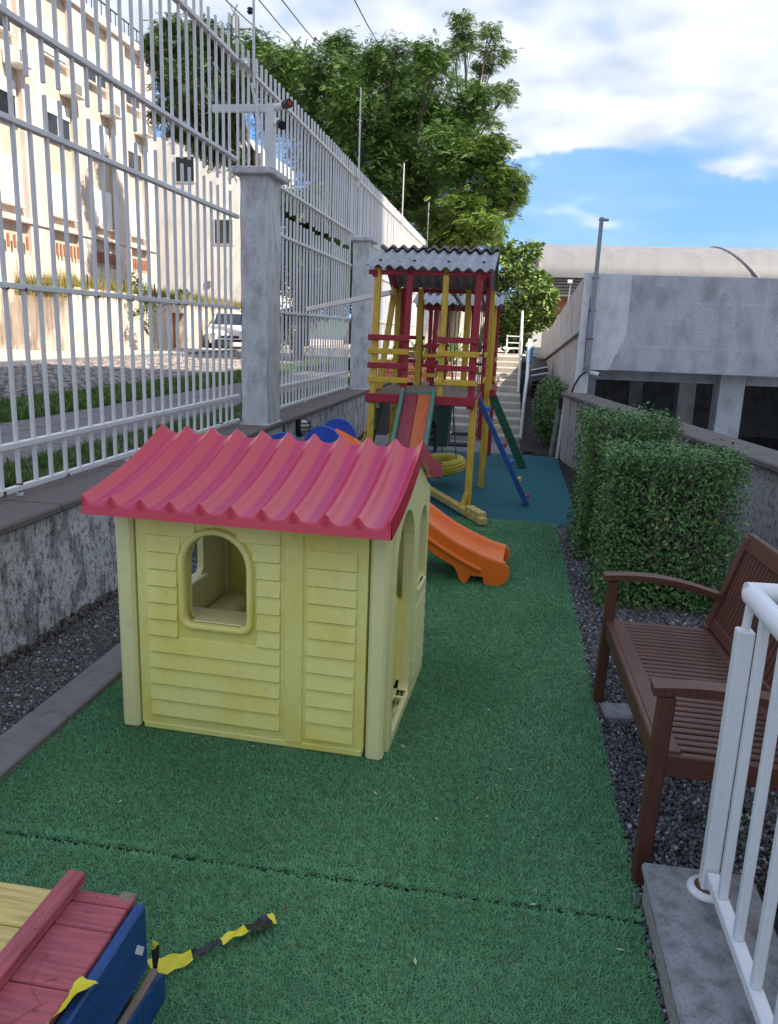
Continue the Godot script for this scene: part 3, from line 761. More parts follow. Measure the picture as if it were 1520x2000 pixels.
func play_house() -> void:
	var h := thing("play_house", "yellow plastic play house with a wavy red roof standing on the turf", "play house", V(-0.93, 0, -3.2))
	var Y: Material = M.yellow_plastic
	var P: Material = M.pale_plastic
	var zf := -2.705
	# front wall with its arched window
	var win := arch(-1.18, -0.93, 0.488, 0.848, 0.03)
	var front := plate("front_wall", rect(-1.387, 0.03, -0.463, 0.93), [win], 0.035, Y, h, Transform3D(Basis(), V(0, 0, zf)))
	window_frame(front, Y, Transform3D(Basis(), V(0, 0, zf)), -1.18, -0.93, 0.488, 0.848)
	box("window_sill", V(-1.176, 0.466, zf - 0.07), V(-0.934, 0.4915, zf - 0.004), P, front, 0.004)
	box("skirt", V(-1.383, 0.004, zf - 0.03), V(-0.467, 0.036, zf + 0.003), Y, front, 0.006)
	for k in 12:      # clapboards left of the flat stile
		var y0 := 0.075 + k * 0.0685
		var y1 := y0 + 0.0665
		if y1 < 0.45: put("clapboard", wedge(-1.345, -0.795, y0, y1, 0.016), Y, front, Transform3D(Basis(), V(0, 0, zf)))
		elif y1 < 0.9:
			var half := 0.16
			if y1 > 0.76: half = sqrt(maxf(0.0, 0.0256 - pow(y1 - 0.035 - 0.722, 2.0)))
			half = maxf(half, 0.05)
			put("clapboard", wedge(-1.345, -1.055 - half, y0, y1, 0.016), Y, front, Transform3D(Basis(), V(0, 0, zf)))
			put("clapboard", wedge(-1.055 + half, -0.795, y0, y1, 0.016), Y, front, Transform3D(Basis(), V(0, 0, zf)))
	for k in 11:
		var y0 := 0.06 + k * 0.0695
		put("clapboard", wedge(-0.695, -0.50, y0, y0 + 0.0675, 0.016), Y, front, Transform3D(Basis(), V(0, 0, zf)))
	box("stile", V(-0.782, 0.03, zf), V(-0.708, 0.9, zf + 0.007), Y, front, 0.005)
	# corner posts: ends of the side walls, a little paler
	for e in [[-1.472, -1.397], [-0.453, -0.386]]:
		box("corner_post", V(e[0], 0.0, zf - 0.07), V(e[1], 0.92, zf + 0.012), P, h, 0.012)
		box("corner_post", V(e[0], 0.0, -3.69), V(e[1], 0.92, -3.61), P, h, 0.012)
	# rear wall
	var wr := arch(-1.18, -0.93, 0.488, 0.848, 0.03)
	var rear := plate("rear_wall", rect(-1.39, 0.0, -0.46, 0.93), [wr], 0.035, Y, h, Transform3D(Basis(), V(0, 0, -3.63)))
	for k in 9: put("clapboard", wedge(-0.86, -0.52, 0.12 + k * 0.0685, 0.185 + k * 0.0685, 0.008), Y, rear, Transform3D(Basis(), V(0, 0, -3.63)))
	# gable walls: local x runs back into the house (-z), so that holes are drawn as distances from the front
	var gable := PackedVector2Array([Vector2(0.07, 0.0), Vector2(0.9, 0.0), Vector2(0.9, 0.9), Vector2(0.48, 1.13), Vector2(0.07, 0.9)])
	var left_tr := Transform3D(Basis(V(0, 0, -1), V(0, 1, 0), V(1, 0, 0)), V(-1.415, 0, zf))
	var lw := plate("left_wall", gable, [arch(0.33, 0.66, 0.46, 0.86, 0.05)], 0.03, P, h, left_tr)
	box("sill", V(-1.46, 0.435, -3.38), V(-1.39, 0.462, -3.02), P, lw, 0.006)
	box("inner_bench", V(-1.41, 0.14, -3.6), V(-1.26, 0.3, -2.8), P, lw, 0.03)
	var right_tr := Transform3D(Basis(V(0, 0, -1), V(0, 1, 0), V(1, 0, 0)), V(-0.376, 0, zf))
	var door := arch(0.115, 0.50, 0.075, 0.93, 0.03)
	var wnd := arch(0.63, 0.84, 0.5, 0.86, 0.03)
	var rst := new_st()
	add_plate(rst, PackedVector2Array([Vector2(0.07, 0.0), Vector2(0.565, 0.0), Vector2(0.565, 1.0835), Vector2(0.48, 1.13), Vector2(0.07, 0.9)]), [door], 0.045, right_tr)
	add_plate(rst, PackedVector2Array([Vector2(0.565, 0.0), Vector2(0.9, 0.0), Vector2(0.9, 0.9), Vector2(0.565, 1.0835)]), [wnd], 0.045, right_tr)
	var rw := put("right_wall", rst.commit(), P, h)
	box("door_sill", V(-0.46, 0.03, -3.2), V(-0.370, 0.075, -2.825), P, rw, 0.012)
	beam("sill", V(-0.378, 0.49, -3.34), V(-0.378, 0.49, -3.54), 0.024, 0.02, P, rw, Vector3.UP, 0.006)
	for k in 5:
		var tr := Transform3D(Basis(V(0, 0, -1), V(0, 1, 0), V(1, 0, 0)), V(-0.376, 0, zf))
		put("clapboard", wedge(0.60, 0.87, 0.08 + k * 0.0685, 0.145 + k * 0.0685, 0.008), P, rw, tr)
	# half door folded inwards
	var hd := box("half_door", V(-0.47, 0.09, -3.225), V(-0.432, 0.5, -2.98), Y, h, 0.012)
	tube("door_edge", [V(-0.43, 0.12, -3.2), V(-0.43, 0.49, -3.2)], 0.022, Y, hd, 10)
	# inside shelf under the window
	box("counter", V(-1.36, 0.462, -2.87), V(-0.75, 0.487, -2.741), P, h, 0.008)
	# wavy roof: two flared halves with a rim
	var x0 := -1.505
	var x1 := -0.352
	var prof := func(t: float) -> Vector2: return Vector2(lerpf(-2.545, -3.17, t), 0.965 + 0.19 * (0.45 * t + 0.55 * t * t))      # eave to ridge
	var wave := func(u: float) -> float:
		var d := absf(u - roundf(u))                        # distance to the nearest crest, 0 .. 0.5
		return 0.034 * (0.72 * exp(-pow(d / 0.17, 2.0)) + 0.34 * pow(1.0 - 2.0 * d, 2.0))
	var roof_fn := func(back: bool): return func(u, v):
		var p: Vector2 = prof.call(v)
		var z := p.x if not back else -6.34 - p.x
		var flat := 1.0
		return V(lerpf(x0, x1, u), p.y + wave.call(u * 10.0) * flat, z)
	var rf_ := put("roof", grid_mesh(roof_fn.call(false), 160, 18), M.red_plastic, h)
	put("roof_back", grid_mesh(roof_fn.call(true), 160, 12), M.red_plastic, rf_)
	# underside, eave fascia and gable rims
	for back in [false, true]:
		var f := func(zz): return zz if not back else -6.34 - zz
		var st := new_st()
		for i in 160:
			var ua := i / 160.0
			var ub := (i + 1) / 160.0
			var pa := V(lerpf(x0, x1, ua), 0.965 + wave.call(ua * 10.0), f.call(-2.545))
			var pb := V(lerpf(x0, x1, ub), 0.965 + wave.call(ub * 10.0), f.call(-2.545))
			var o := V(0, 0, -1.0 if back else 1.0)
			quad(st, pa, pb, V(pb.x, 0.958, f.call(-2.541)), V(pa.x, 0.958, f.call(-2.541)), o)
			quad(st, V(pa.x, 0.958, f.call(-2.541)), V(pb.x, 0.958, f.call(-2.541)), V(pb.x, 0.930, f.call(-2.536)), V(pa.x, 0.930, f.call(-2.536)), o)
			quad(st, V(pa.x, 0.930, f.call(-2.536)), V(pb.x, 0.930, f.call(-2.536)), V(pb.x, 0.928, f.call(-2.57)), V(pa.x, 0.928, f.call(-2.57)), V(0, -1, 0))
		put("fascia", st.commit(), M.red_plastic, rf_)
		put("underside", grid_mesh(func(u, v):
			var p: Vector2 = prof.call(v)
			return V(lerpf(x0 + 0.01, x1 - 0.01, u), p.y - 0.036 + 0.01 * (v - 0.2), f.call(p.x - 0.012)), 4, 14), M.red_plastic, rf_)
		for e in [[x0, -1.0], [x1, 1.0]]:
			var st2 := new_st()
			for i in 14:
				var a: Vector2 = prof.call(i / 14.0)
				var b: Vector2 = prof.call((i + 1) / 14.0)
				var top := 0.0345
				var x: float = e[0]
				var xi: float = x - e[1] * 0.012
				quad(st2, V(x, a.y + top, f.call(a.x)), V(x, b.y + top, f.call(b.x)), V(x + e[1] * 0.004, b.y - 0.034, f.call(b.x)), V(x + e[1] * 0.004, a.y - 0.034, f.call(a.x)), V(e[1], 0, 0))
				quad(st2, V(x + e[1] * 0.004, a.y - 0.034, f.call(a.x)), V(x + e[1] * 0.004, b.y - 0.034, f.call(b.x)), V(xi, b.y - 0.036, f.call(b.x)), V(xi, a.y - 0.036, f.call(a.x)), V(0, -1, 0))
			put("rim", st2.commit(), M.red_plastic, rf_)
	h.rotation.y = -0.046; h.position += V(0.02, 0, 0.0)       # it stands slightly turned

# ---------------------------------------------------------------- the small plastic slide behind the house
func small_slide() -> void:
	var s := thing("toddler_slide", "orange plastic toddler slide with blue rounded side panels behind the play house", "slide", V(-0.6, 0, -5.2))
	var top := [V(-1.2, 0.935, 0), V(-1.08, 0.88, 0), V(-0.95, 0.785, 0), V(-0.8, 0.665, 0), V(-0.6, 0.505, 0), V(-0.45, 0.395, 0), V(-0.3, 0.30, 0), V(-0.15, 0.23, 0), V(-0.03, 0.185, 0), V(0.05, 0.165, 0)]
	var zn := -4.97
	var zw := -5.44
	# bed of the chute: raised lips, a shelf and a hollow, all as one swept section
	var sec := [[0.0, -0.055], [0.0, -0.006], [0.05, 0.0], [0.1, -0.012], [0.13, -0.05], [0.24, -0.07], [0.33, -0.085], [0.5, -0.09], [0.67, -0.085], [0.76, -0.07], [0.87, -0.05], [0.9, -0.012], [0.95, 0.0], [1.0, -0.006], [1.0, -0.055]]
	var cv := Curve3D.new()
	for p in top: cv.add_point(p)
	var ln := cv.get_baked_length()
	put("chute", grid_mesh(func(u, v):
		var p := cv.sample_baked(u * ln, true)
		var q := cv.sample_baked(minf(u * ln + 0.02, ln), true)
		var r := cv.sample_baked(maxf(u * ln - 0.02, 0.0), true)
		var t := (q - r).normalized()
		var nrm := V(-t.y, t.x, 0)
		var f: float = v * (sec.size() - 1)
		var i := mini(int(f), sec.size() - 2)
		var w: float = lerpf(sec[i][0], sec[i + 1][0], f - i)
		var dy: float = lerpf(sec[i][1], sec[i + 1][1], f - i)
		var drop := 1.0 - 0.25 * smoothstep(0.9, 1.0, u)
		return p + nrm * dy * drop + V(0, 0, lerpf(zn, zw, w)), 40, (sec.size() - 1) * 3), M.orange_plastic, s)
	var side := PackedVector2Array()
	for p in top: side.append(Vector2(p.x, p.y - 0.02))
	for q in [[0.075, 0.13], [0.08, 0.09], [0.07, 0.05], [0.045, 0.015], [0.0, 0.0], [-0.065, 0.0], [-0.085, 0.012], [-0.093, 0.055], [-0.175, 0.06], [-0.19, 0.02], [-0.215, 0.0], [-0.245, 0.02], [-0.265, 0.075], [-0.29, 0.115], [-0.42, 0.185], [-0.6, 0.315], [-0.8, 0.47], [-1.0, 0.62], [-1.16, 0.68]]: side.append(Vector2(q[0], q[1]))
	for e in [[zn + 0.004, "near_side"], [zw + 0.03, "far_side"]]:
		var sd := plate("side_panel", side, [], 0.034, M.orange_plastic, s, Transform3D(Basis(), V(0, 0, e[0])))
		var mold := []
		for p in [[-1.05, 0.66], [-0.8, 0.50], [-0.55, 0.325], [-0.35, 0.2], [-0.2, 0.12], [-0.11, 0.083]]: mold.append(V(p[0], p[1] + 0.02, e[0] + (0.004 if e[1] == "near_side" else -0.038)))
		tube("moulding", mold, 0.018, M.orange_plastic, sd, 10)
	# blue panels with the steps between them
	for e in [-4.96, -5.43]:
		var p := PackedVector2Array()
		p.append(Vector2(-1.75, 0.0)); p.append(Vector2(-1.08, 0.0)); p.append(Vector2(-1.04, 0.6))
		for k in 11:
			var a := lerpf(0.0, PI, k / 10.0)
			p.append(Vector2(-1.19 + cos(a) * 0.125, 0.875 + sin(a) * 0.125))
		for k in (11 if e > -5.0 else 0):
			var a := lerpf(0.25, PI, k / 10.0)
			p.append(Vector2(-1.455 + cos(a) * 0.135, 0.81 + sin(a) * 0.13))
		p.append(Vector2(-1.62, 0.6))
		plate("blue_panel", p, [], 0.04, M.blue_plastic, s, Transform3D(Basis(), V(0, 0, e + 0.02)))
	for k in 3: box("step", V(-1.68 + k * 0.13, 0.16 + k * 0.19, -5.4), V(-1.52 + k * 0.13, 0.2 + k * 0.19, -4.99), M.orange_plastic, s, 0.012)
	box("deck", V(-1.35, 0.72, -5.4), V(-1.1, 0.76, -4.99), M.orange_plastic, s, 0.012)
	for e in [-4.93, -5.47]: tube("bolt", [V(-1.14, 0.80, e), V(-1.14, 0.80, e + 0.02)], 0.022, M.white_paint, s, 10)

# ---------------------------------------------------------------- the wooden play towers
func corrugated(called: String, a0: Vector3, a1: Vector3, b0: Vector3, b1: Vector3, waves: float, p: Node) -> Node3D:
	# a0-a1 along the lower edge, b0-b1 along the upper one
	return put(called, grid_mesh(func(u, v):
		var w: float = sin(u * waves * TAU) * 0.016
		var back: bool = v > 0.5                                    # top skin, then the underside 7 mm below
		var t: float = v * 2.0 if not back else (1.0 - v) * 2.0
		return a0.lerp(a1, u).lerp(b0.lerp(b1, u), t) + V(0, w - (0.008 if back else 0.0), 0), int(waves * 10), 8), M.fibro, p)

func climbing_blocks(p: Node, a: Vector3, b: Vector3, n: int, off: Vector3, mats: Array) -> void:
	for k in n:
		var c := a.lerp(b, (k + 0.6) / n)
		var o := c + off
		beam("foot_block", c + off * 0.1, o + off * 0.9, 0.035, 0.05, M[mats[k % mats.size()]], p, Vector3.UP)

func tower_one() -> void:
	var t := thing("play_tower", "red and yellow wooden play tower with grey corrugated roof and plank slide", "play tower", V(-0.79, 0, -7.7))
	var zf := -7.05
	var zb := -8.36
	var Y: Material = M.yellow_wood
	var R: Material = M.red_wood
	# front posts
	beam("post", V(-1.255, 0.0, zf + 0.01), V(-1.215, 2.16, zf), 0.055, 0.055, Y, t)
	beam("post", V(-0.955, 1.0, zf), V(-0.93, 2.16, zf), 0.05, 0.05, R, t)
	beam("post", V(-0.625, 1.02, zf), V(-0.615, 2.16, zf), 0.05, 0.05, Y, t)
	beam("post", V(-0.345, 0.96, zf), V(-0.325, 2.16, zf), 0.06, 0.06, R, t)
	beam("post", V(-0.318, 0.0, zf - 0.01), V(-0.315, 1.04, zf - 0.055), 0.062, 0.06, Y, t)
	# rear posts
	beam("post", V(-1.24, 0.0, zb), V(-1.215, 2.06, zb), 0.06, 0.06, Y, t)
	beam("post", V(-1.165, 1.0, zb + 0.02), V(-1.155, 2.06, zb + 0.02), 0.05, 0.05, R, t)
	beam("post", V(-0.985, 1.0, zb), V(-0.985, 2.06, zb), 0.055, 0.055, Y, t)
	beam("post", V(-0.50, 1.0, zb), V(-0.49, 2.06, zb), 0.055, 0.055, Y, t)
	beam("post", V(-0.245, 0.0, zb), V(-0.25, 2.06, zb), 0.06, 0.06, Y, t)
	beam("post", V(-0.285, 0.55, zb + 0.22), V(-0.28, 2.08, zb + 0.22), 0.045, 0.045, R, t)
	beam("brace", V(-1.25, 1.06, zf - 0.42), V(-1.25, 2.06, zb + 0.08), 0.055, 0.05, Y, t)
	# floor beams and floor boards
	box("floor_beam", V(-1.29, 0.985, zf + 0.03), V(-0.945, 1.065, zf + 0.065), R, t)
	box("floor_beam", V(-0.665, 0.985, zf + 0.03), V(-0.30, 1.065, zf + 0.065), R, t)
	for x in [-1.27, -0.30]: beam("floor_beam", V(x, 1.01, zf - 0.03), V(x, 1.01, zb + 0.03), 0.035, 0.08, R, t, Vector3.UP)
	for k in 11: box("floor_board", V(-1.25, 1.035, zf - 0.01 - k * 0.118), V(-0.32, 1.06, zf - 0.12 - k * 0.118), M.raw_wood, t, 0.003)
	# railings at the front, back and sides
	for q in [[1.56, R], [1.44, Y], [1.315, R], [1.19, Y]]:
		box("railing_board", V(-1.285, q[0] - 0.025, zf + 0.03), V(-0.915, q[0] + 0.025, zf + 0.05), q[1], t)
		box("railing_board", V(-0.665, q[0] - 0.025, zf + 0.03), V(-0.29, q[0] + 0.025, zf + 0.05), q[1], t)
		box("railing_board", V(-1.27, q[0] - 0.02, zb - 0.05), V(-0.93, q[0] + 0.02, zb - 0.03), q[1], t)
		beam("railing_board", V(-1.285, q[0] - 0.01, zf - 0.03), V(-1.285, q[0] - 0.01, zf - 0.5), 0.02, 0.04, q[1], t, Vector3.UP)
		beam("railing_board", V(-0.268, q[0] - 0.02, zf - 0.75), V(-0.268, q[0] - 0.02, zb - 0.05), 0.02, 0.045, q[1], t, Vector3.UP)
	# roof
	var roof := corrugated("roof_sheet", V(-1.33, 2.165, -6.97), V(-0.2, 2.15, -6.97), V(-1.29, 2.375, -7.62), V(-0.185, 2.37, -7.62), 11.5, t)
	roof.set_meta("label", "corrugated roof slope above the plank slide")
	corrugated("roof_sheet", V(-1.33, 2.07, -8.52), V(-0.2, 2.06, -8.52), V(-1.29, 2.36, -7.6), V(-0.185, 2.355, -7.6), 11.5, t)
	put("ridge_cap", grid_mesh(func(u, v):
		var a := lerpf(-1.0, 1.0, v)
		return V(lerpf(-1.30, -0.18, u), 2.398 - absf(a) * 0.03 + sin(u * 11.5 * TAU) * 0.016, -7.61 + a * 0.075), 110, 4), M.coping, t)
	for x in [-1.24, -0.29]:
		beam("rafter", V(x, 2.10, -7.0), V(x, 2.305, -7.6), 0.04, 0.05, R, t)
		beam("rafter", V(x, 2.0, -8.45), V(x, 2.295, -7.6), 0.04, 0.05, R, t)
	beam("purlin", V(-1.3, 2.12, zf), V(-0.22, 2.12, zf), 0.04, 0.05, R, t); beam("purlin", V(-1.3, 2.04, zb), V(-0.22, 2.04, zb), 0.04, 0.05, R, t)
	for q in 4:
		put("roof_bolt", lathe_mesh([Vector2(0.016, 0), Vector2(0.016, 0.012), Vector2(0.0, 0.02)], 8), M.black_metal, t, Transform3D(Basis(), V(-1.2 + q * 0.3, 2.215, -7.05)))
		put("roof_bolt", lathe_mesh([Vector2(0.016, 0), Vector2(0.016, 0.012), Vector2(0.0, 0.02)], 8), M.black_metal, t, Transform3D(Basis(), V(-1.15 + q * 0.3, 2.365, -7.5)))
	# plank slide: two boards between green edges
	var s0 := V(0, 1.065, zf + 0.02)
	var s1 := V(0, 0.10, zf + 1.26)
	var up := V(0, 1.24, 0.965).normalized()
	for q in [[-0.875, 0.118, "crimson_wood"], [-0.752, 0.118, "orange_wood"]]:
		beam("slide_board", s0 + V(q[0], 0, 0), s1 + V(q[0], 0, 0), q[1], 0.025, M[q[2]], t, up)
	for x in [-0.952, -0.672]: beam("slide_edge", s0 + V(x, 0.03, 0), s1 + V(x, 0.03, 0), 0.032, 0.085, M.teal_wood, t, up)
	beam("slide_top", V(-0.96, 1.085, zf + 0.02), V(-0.66, 1.085, zf + 0.02), 0.025, 0.03, M.teal_wood, t, Vector3.UP)
	for x in [-0.952, -0.672]: beam("slide_leg", s1 + V(x, 0.1, -0.15), V(x, 0, s1.z - 0.15), 0.04, 0.04, Y, t)
	# single climbing beams with foot blocks
	var cb := beam("climbing_beam", V(-0.285, 1.035, -7.36), V(0.245, 0.0, -7.57), 0.05, 0.055, M.blue_wood, t)
	cb.set_meta("label", "blue sloping climbing beam with small foot blocks")
	climbing_blocks(t, V(-0.27, 1.03, -7.38), V(0.24, 0.0, -7.58), 6, V(0.02, 0.0, -0.075), ["blue_wood", "pale_yellow_wood", "crimson_wood", "blue_wood", "pale_yellow_wood", "red_wood"])
	beam("ladder_rail", V(-1.28, 1.0, -7.5), V(-1.5, 0.0, -7.55), 0.05, 0.05, Y, t); beam("ladder_rail", V(-1.28, 1.0, -7.95), V(-1.5, 0.0, -8.0), 0.05, 0.05, M.green_wood, t)
	for k in 4: beam("rung", V(-1.31 - k * 0.045, 0.85 - k * 0.21, -7.48), V(-1.31 - k * 0.045, 0.85 - k * 0.21, -8.0), 0.035, 0.035, M.raw_wood, t, Vector3.UP)
	# low brace lying from the front leg
	beam("ground_beam", V(-0.78, 0.06, -7.82), V(-0.145, 0.045, -6.57), 0.07, 0.06, M.pale_yellow_wood, t, Vector3.UP, 0.005)
	beam("brace", V(-0.33, 0.2, -7.03), V(-0.37, 0.06, -7.0), 0.045, 0.05, Y, t)
	for k in 3:
		var c := V(-0.19, 0.09, -6.66).lerp(V(-0.285, 0.09, -6.85), k / 2.0)
		put("foot_block", cbox(V(0.085, 0.05, 0.075), 0.006), M.pale_yellow_wood, t, Transform3D(Basis(Vector3.UP, 0.47), c + V(0.01, 0, 0)))

func tower_two() -> void:
	var t := thing("play_tower", "wooden play tower with green ramp board standing next to the stairs", "play tower", V(-0.7, 0, -10.2))
	var zf := -9.75
	var zb := -10.75
	var Y: Material = M.yellow_wood
	var R: Material = M.red_wood
	for q in [[-1.16, Y, 0.0], [-0.95, R, 0.9], [-0.55, Y, 0.9], [-0.245, Y, 0.0]]: beam("post", V(q[0] - 0.02, q[2], zf), V(q[0], 1.97, zf), 0.055, 0.055, q[1], t)
	for q in [[-1.12, R, 0.0], [-0.9, R, 0.9], [-0.55, R, 0.9], [-0.23, R, 0.0]]: beam("post", V(q[0], q[2], zb), V(q[0], 1.97, zb), 0.05, 0.05, q[1], t)
	for x in [-1.2, -0.2]: beam("floor_beam", V(x, 0.92, zf), V(x, 0.92, zb), 0.035, 0.08, R, t, Vector3.UP)
	for z in [zf + 0.035, zb - 0.035]: beam("floor_beam", V(-1.22, 0.92, z), V(-0.18, 0.92, z), 0.035, 0.08, R, t, Vector3.UP)
	for k in 8: box("floor_board", V(-1.18, 0.945, zf - k * 0.123), V(-0.22, 0.965, zf - 0.115 - k * 0.123), M.raw_wood, t, 0.003)
	for q in [[1.45, R], [1.34, Y], [1.22, R], [1.1, Y]]:
		box("railing_board", V(-1.2, q[0] - 0.022, zf + 0.03), V(-0.9, q[0] + 0.022, zf + 0.05), q[1], t)
		box("railing_board", V(-0.58, q[0] - 0.022, zb - 0.05), V(-0.2, q[0] + 0.022, zb - 0.03), q[1], t)
		box("railing_board", V(-1.18, q[0] - 0.022, zb - 0.05), V(-0.86, q[0] + 0.022, zb - 0.03), q[1], t)
		beam("railing_board", V(-0.2, q[0] - 0.02, zf + 0.04), V(-0.2, q[0] - 0.02, zb + 0.4), 0.02, 0.045, q[1], t, Vector3.UP)
	corrugated("roof_sheet", V(-1.24, 1.955, -9.6), V(-0.15, 1.965, -9.6), V(-1.24, 2.11, -10.2), V(-0.14, 2.115, -10.2), 11.5, t)
	corrugated("roof_sheet", V(-1.24, 1.92, -10.95), V(-0.15, 1.93, -10.95), V(-1.24, 2.095, -10.18), V(-0.14, 2.1, -10.18), 11.5, t)
	put("ridge_cap", grid_mesh(func(u, v):
		var a := lerpf(-1.0, 1.0, v)
		return V(lerpf(-1.25, -0.13, u), 2.135 - absf(a) * 0.03 + sin(u * 11.5 * TAU) * 0.014, -10.19 + a * 0.07), 110, 4), M.coping, t)
	for z in [zf, zb]: beam("purlin", V(-1.2, 1.93, z), V(-0.18, 1.93, z), 0.04, 0.05, R, t)
	var gb := beam("ramp_board", V(-0.235, 0.94, -9.74), V(0.225, 0.0, -9.79), 0.1, 0.045, M.green_wood, t)
	gb.set_meta("label", "green sloping ramp board with cleats")
	for k in 7:
		var c := V(-0.235, 0.94, -9.74).lerp(V(0.225, 0.0, -9.79), (k + 0.8) / 8.0)
		put("cleat", cbox(V(0.10, 0.012, 0.014), 0.002), M.green_wood, t, Transform3D(along(V(-0.235, 0.94, 0), V(0.225, 0, 0)).basis, c + V(0, 0, 0.028)))

func swings() -> void:
	var f := thing("swing_beam", "wooden swing beam joining the two play towers", "swing frame", V(-0.72, 2.0, -9.0))
	for x in [-0.36, -0.64]: beam("top_beam", V(x, 2.02, -8.34), V(x, 1.94, -9.76), 0.03, 0.04, M.raw_wood, f, Vector3.UP)
	for q in [["dark swing seat on thin ropes nearer to the yellow tyre", V(-0.5, 0.40, -8.75), 0.15], ["dark swing seat on thin ropes nearer to the stairs", V(-0.5, 0.46, -9.25), 0.15], ["dark swing seat with a high back beside the green bin", V(-0.86, 0.5, -8.38), 0.1]]:
		var s := thing("swing", q[0], "swing", q[1])
		var p: Vector3 = q[1]
		box("seat", p + V(-q[2], -0.012, -0.09), p + V(q[2], 0.012, 0.09), M.black_metal, s, 0.006)
		if q[2] < 0.12:
			box("back_rest", p + V(-0.11, 0.1, -0.1), p + V(0.11, 0.18, -0.08), M.black_metal, s, 0.006)
			box("front_bar", p + V(-0.11, 0.06, 0.08), p + V(0.11, 0.09, 0.1), M.black_metal, s, 0.006)
			for x in [-0.1, 0.1]: box("side_post", p + V(x - 0.012, -0.14, -0.09), p + V(x + 0.012, 0.18, 0.09), M.black_metal, s, 0.004)
		for x in [-1.0, 1.0]: tube("rope", [p + V(x * q[2] * 0.93, 0, 0), V(p.x + x * q[2] * 0.93, 1.95, p.z)], 0.006, M.chain, s, 5)
	var ty := thing("tyre_swing", "yellow painted tyre hanging flat above the blue flooring", "tyre", V(-0.69, 0.24, -8.3))
	var prof := []
	for k in 25:
		var a := TAU * k / 24.0
		var rr := 0.078 if absf(cos(a)) < 0.75 or cos(a) < 0 else 0.072
		prof.append(Vector2(0.2 + cos(a) * rr * 0.9, sin(a) * rr))
	var tilt := Transform3D(Basis.from_euler(V(0.1, 0, 0.12)), V(-0.69, 0.23, -8.32))
	put("tyre_body", lathe_mesh(prof, 40), M.tyre, ty, tilt)
	for y in [-0.045, -0.015, 0.015, 0.045]:
		var rb := 0.2 + 0.0702 * sqrt(maxf(0.0, 1.0 - pow(y / 0.078, 2.0)))
		put("tread_rib", lathe_mesh([Vector2(rb - 0.01, y - 0.009), Vector2(rb + 0.006, y - 0.008), Vector2(rb + 0.006, y + 0.008), Vector2(rb - 0.01, y + 0.009)], 40), M.tyre, ty, tilt)
	for k in 3:
		var a := TAU * k / 3.0 + 0.5
		tube("rope", [V(-0.69 + cos(a) * 0.2, 0.3, -8.32 + sin(a) * 0.2), V(-0.71, 1.97, -8.40)], 0.006, M.chain, ty, 5)
	var wt := beam("white_tube", V(-2.52, 1.845, -9.61), V(-1.255, 2.0, -8.1), 0.05, 0.05, M.white_metal)
	tag(wt, "white square tube tying the play tower to the fence", "tube")

